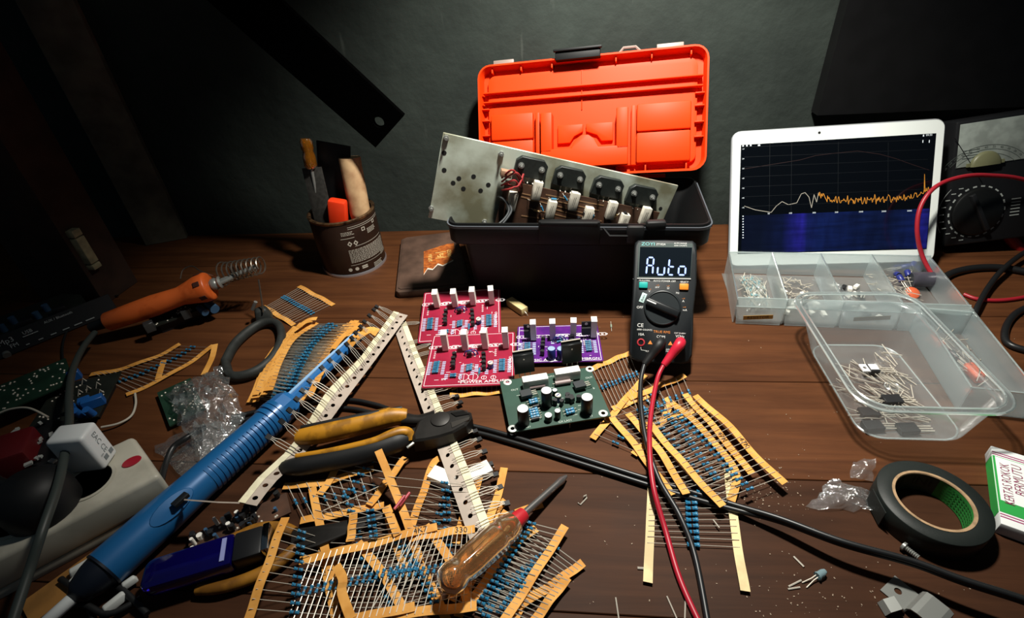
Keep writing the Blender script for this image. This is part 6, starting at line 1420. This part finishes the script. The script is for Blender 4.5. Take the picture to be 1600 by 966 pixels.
# screw, led, staple, wire bits
a, b_ = P(1411, 853, .0035), P(1428, 866, .0035); sc = thing('screw', 'small steel screw lying in front of the tape roll', 'screw', frame(a, b_-a, (0, 0, 1))); Ls = (b_-a).length
MB().lathe([(0, -.001), (.0030, -.0005), (.0032, .0012), (.0015, .0022)], 14, M=RY).build('head', M_steel, sc); MB().lathe([(.0015, .001)]+[(.0015+.0004*(i % 2), .002+i*.0006) for i in range(14)]+[(0, Ls)], 10, M=RY).build('thread', M_steel, sc)
a, b_ = P(1284, 896, .003), P(1268, 906, .0028); ld = thing('led', 'tiny clear LED with bent leads on the bench', 'led', frame(a, b_-a, (0, 0, 1)))
MB().lathe([(0, -.0035), (.0016, -.003), (.0023, -.001), (.0023, .0030), (.0027, .0032), (.0027, .0042), (0, .0042)], 14, M=RY).build('lens', mat('clear_blue_lens', 'a9c8d0', .1, trans=.6), ld)
for s_ in (-.0008, .0008): MB().tube([(.004, s_, 0), (.008, s_, -.0008), (.015, s_*2.2, -.0020)], .0004, 5).build('lead', M_lead, ld)
def wire_bit(label, pts, z=.0006, r=.0005): o = MB().tube(PP(pts, z), r, 6).build('wire_bit', M_lead); return tag(o, label, 'wire')
wire_bit('bent hook of bare wire right of the pliers', [(903, 786, .0006), (907, 789, .0006), (917, 778, .0006), (916, 774, .0006), (912, 776, .003)], r=.0006)
wire_bit('short bare wire bit above the LED', [(1240, 870), (1256, 886)], r=.0007)
wire_bit('bare wire bit left of the LED, pointing up right', [(1232, 917), (1252, 907)], r=.0006); wire_bit('lower bare wire bit left of the LED', [(1231, 921), (1250, 918)], r=.0006)
wire_bit('short thick wire bit left of the pale tape', [(996, 888), (1012, 889)], r=.0009)
wire_bit('bare wire bit lying on the lone pale strip', [(1114, 812, .003), (1124, 825, .003)], r=.0005)
wire_bit('bare wire near the front edge, left of the test leads', [(962, 934), (967, 968)]); wire_bit('bare wire near the front edge beside the red lead', [(1042, 932), (1058, 968)]); wire_bit('upright bare wire beside the red lead', [(1071, 935), (1070, 968)])
wire_bit('long bare lead crossing between the 68K tape and the pliers', [(505, 798, .007), (560, 775, .008), (615, 750, .009)], r=.0004)
q = P(778, 556); ms = thing('resistor_loose', 'single small resistor lying right of the purple board', 'resistor', frame(P(955, 510, .0012), P(957, 522, .0012)-P(955, 500, .0012), (0, 0, 1)))
MB().tube([(-.009, 0, 0), (.009, 0, 0)], .0003, 4).build('lead', M_lead, ms); MB().lathe([(0, -.0026), (.0011, -.0024), (.0009, 0), (.0011, .0024), (0, .0026)], 8, M=RY).build('body', mat('pale_green_resistor', '8a9684', .4), ms)
for k, (p_, c_) in enumerate((((632, 782), 'pink'), ((624, 787), 'pink'))):
    a, b_ = P(p_[0]-8, p_[1]+9, .014+k*.0025), P(p_[0]+8, p_[1]-12, .014+k*.0025); o = MB().tube([a, b_], .0012, 7).build('red_wire_bit', mat('pink_red_wire', 'b0404c', .4)); tag(o, ('upper' if k == 0 else 'lower')+' short pink-red wire bit in the front pile', 'wire')
# crumbs of solder and paper on the bench
rnd = random.Random(77); m = MB()
for k in range(330):
    if k < 130: px, py = rnd.gauss(1195, 35), rnd.gauss(770, 22)
    elif k < 190: px, py = rnd.gauss(1300, 90), rnd.gauss(940, 25)
    else: px, py = rnd.uniform(830, 1590), rnd.uniform(470, 966)
    if py < 420: continue
    p = P(px, py, 0); s_ = rnd.uniform(.0002, .0007); a = rnd.uniform(0, 3); m.box((p.x, p.y, s_*.3+.0001), (s_*rnd.uniform(1, 2.2), s_, s_*.6), a)
o = m.build('bench_crumbs', mat('pale_crumbs', '94806c', .7)); tag(o, 'pale crumbs of solder and paper scattered over the bench', 'crumbs', kind='stuff')
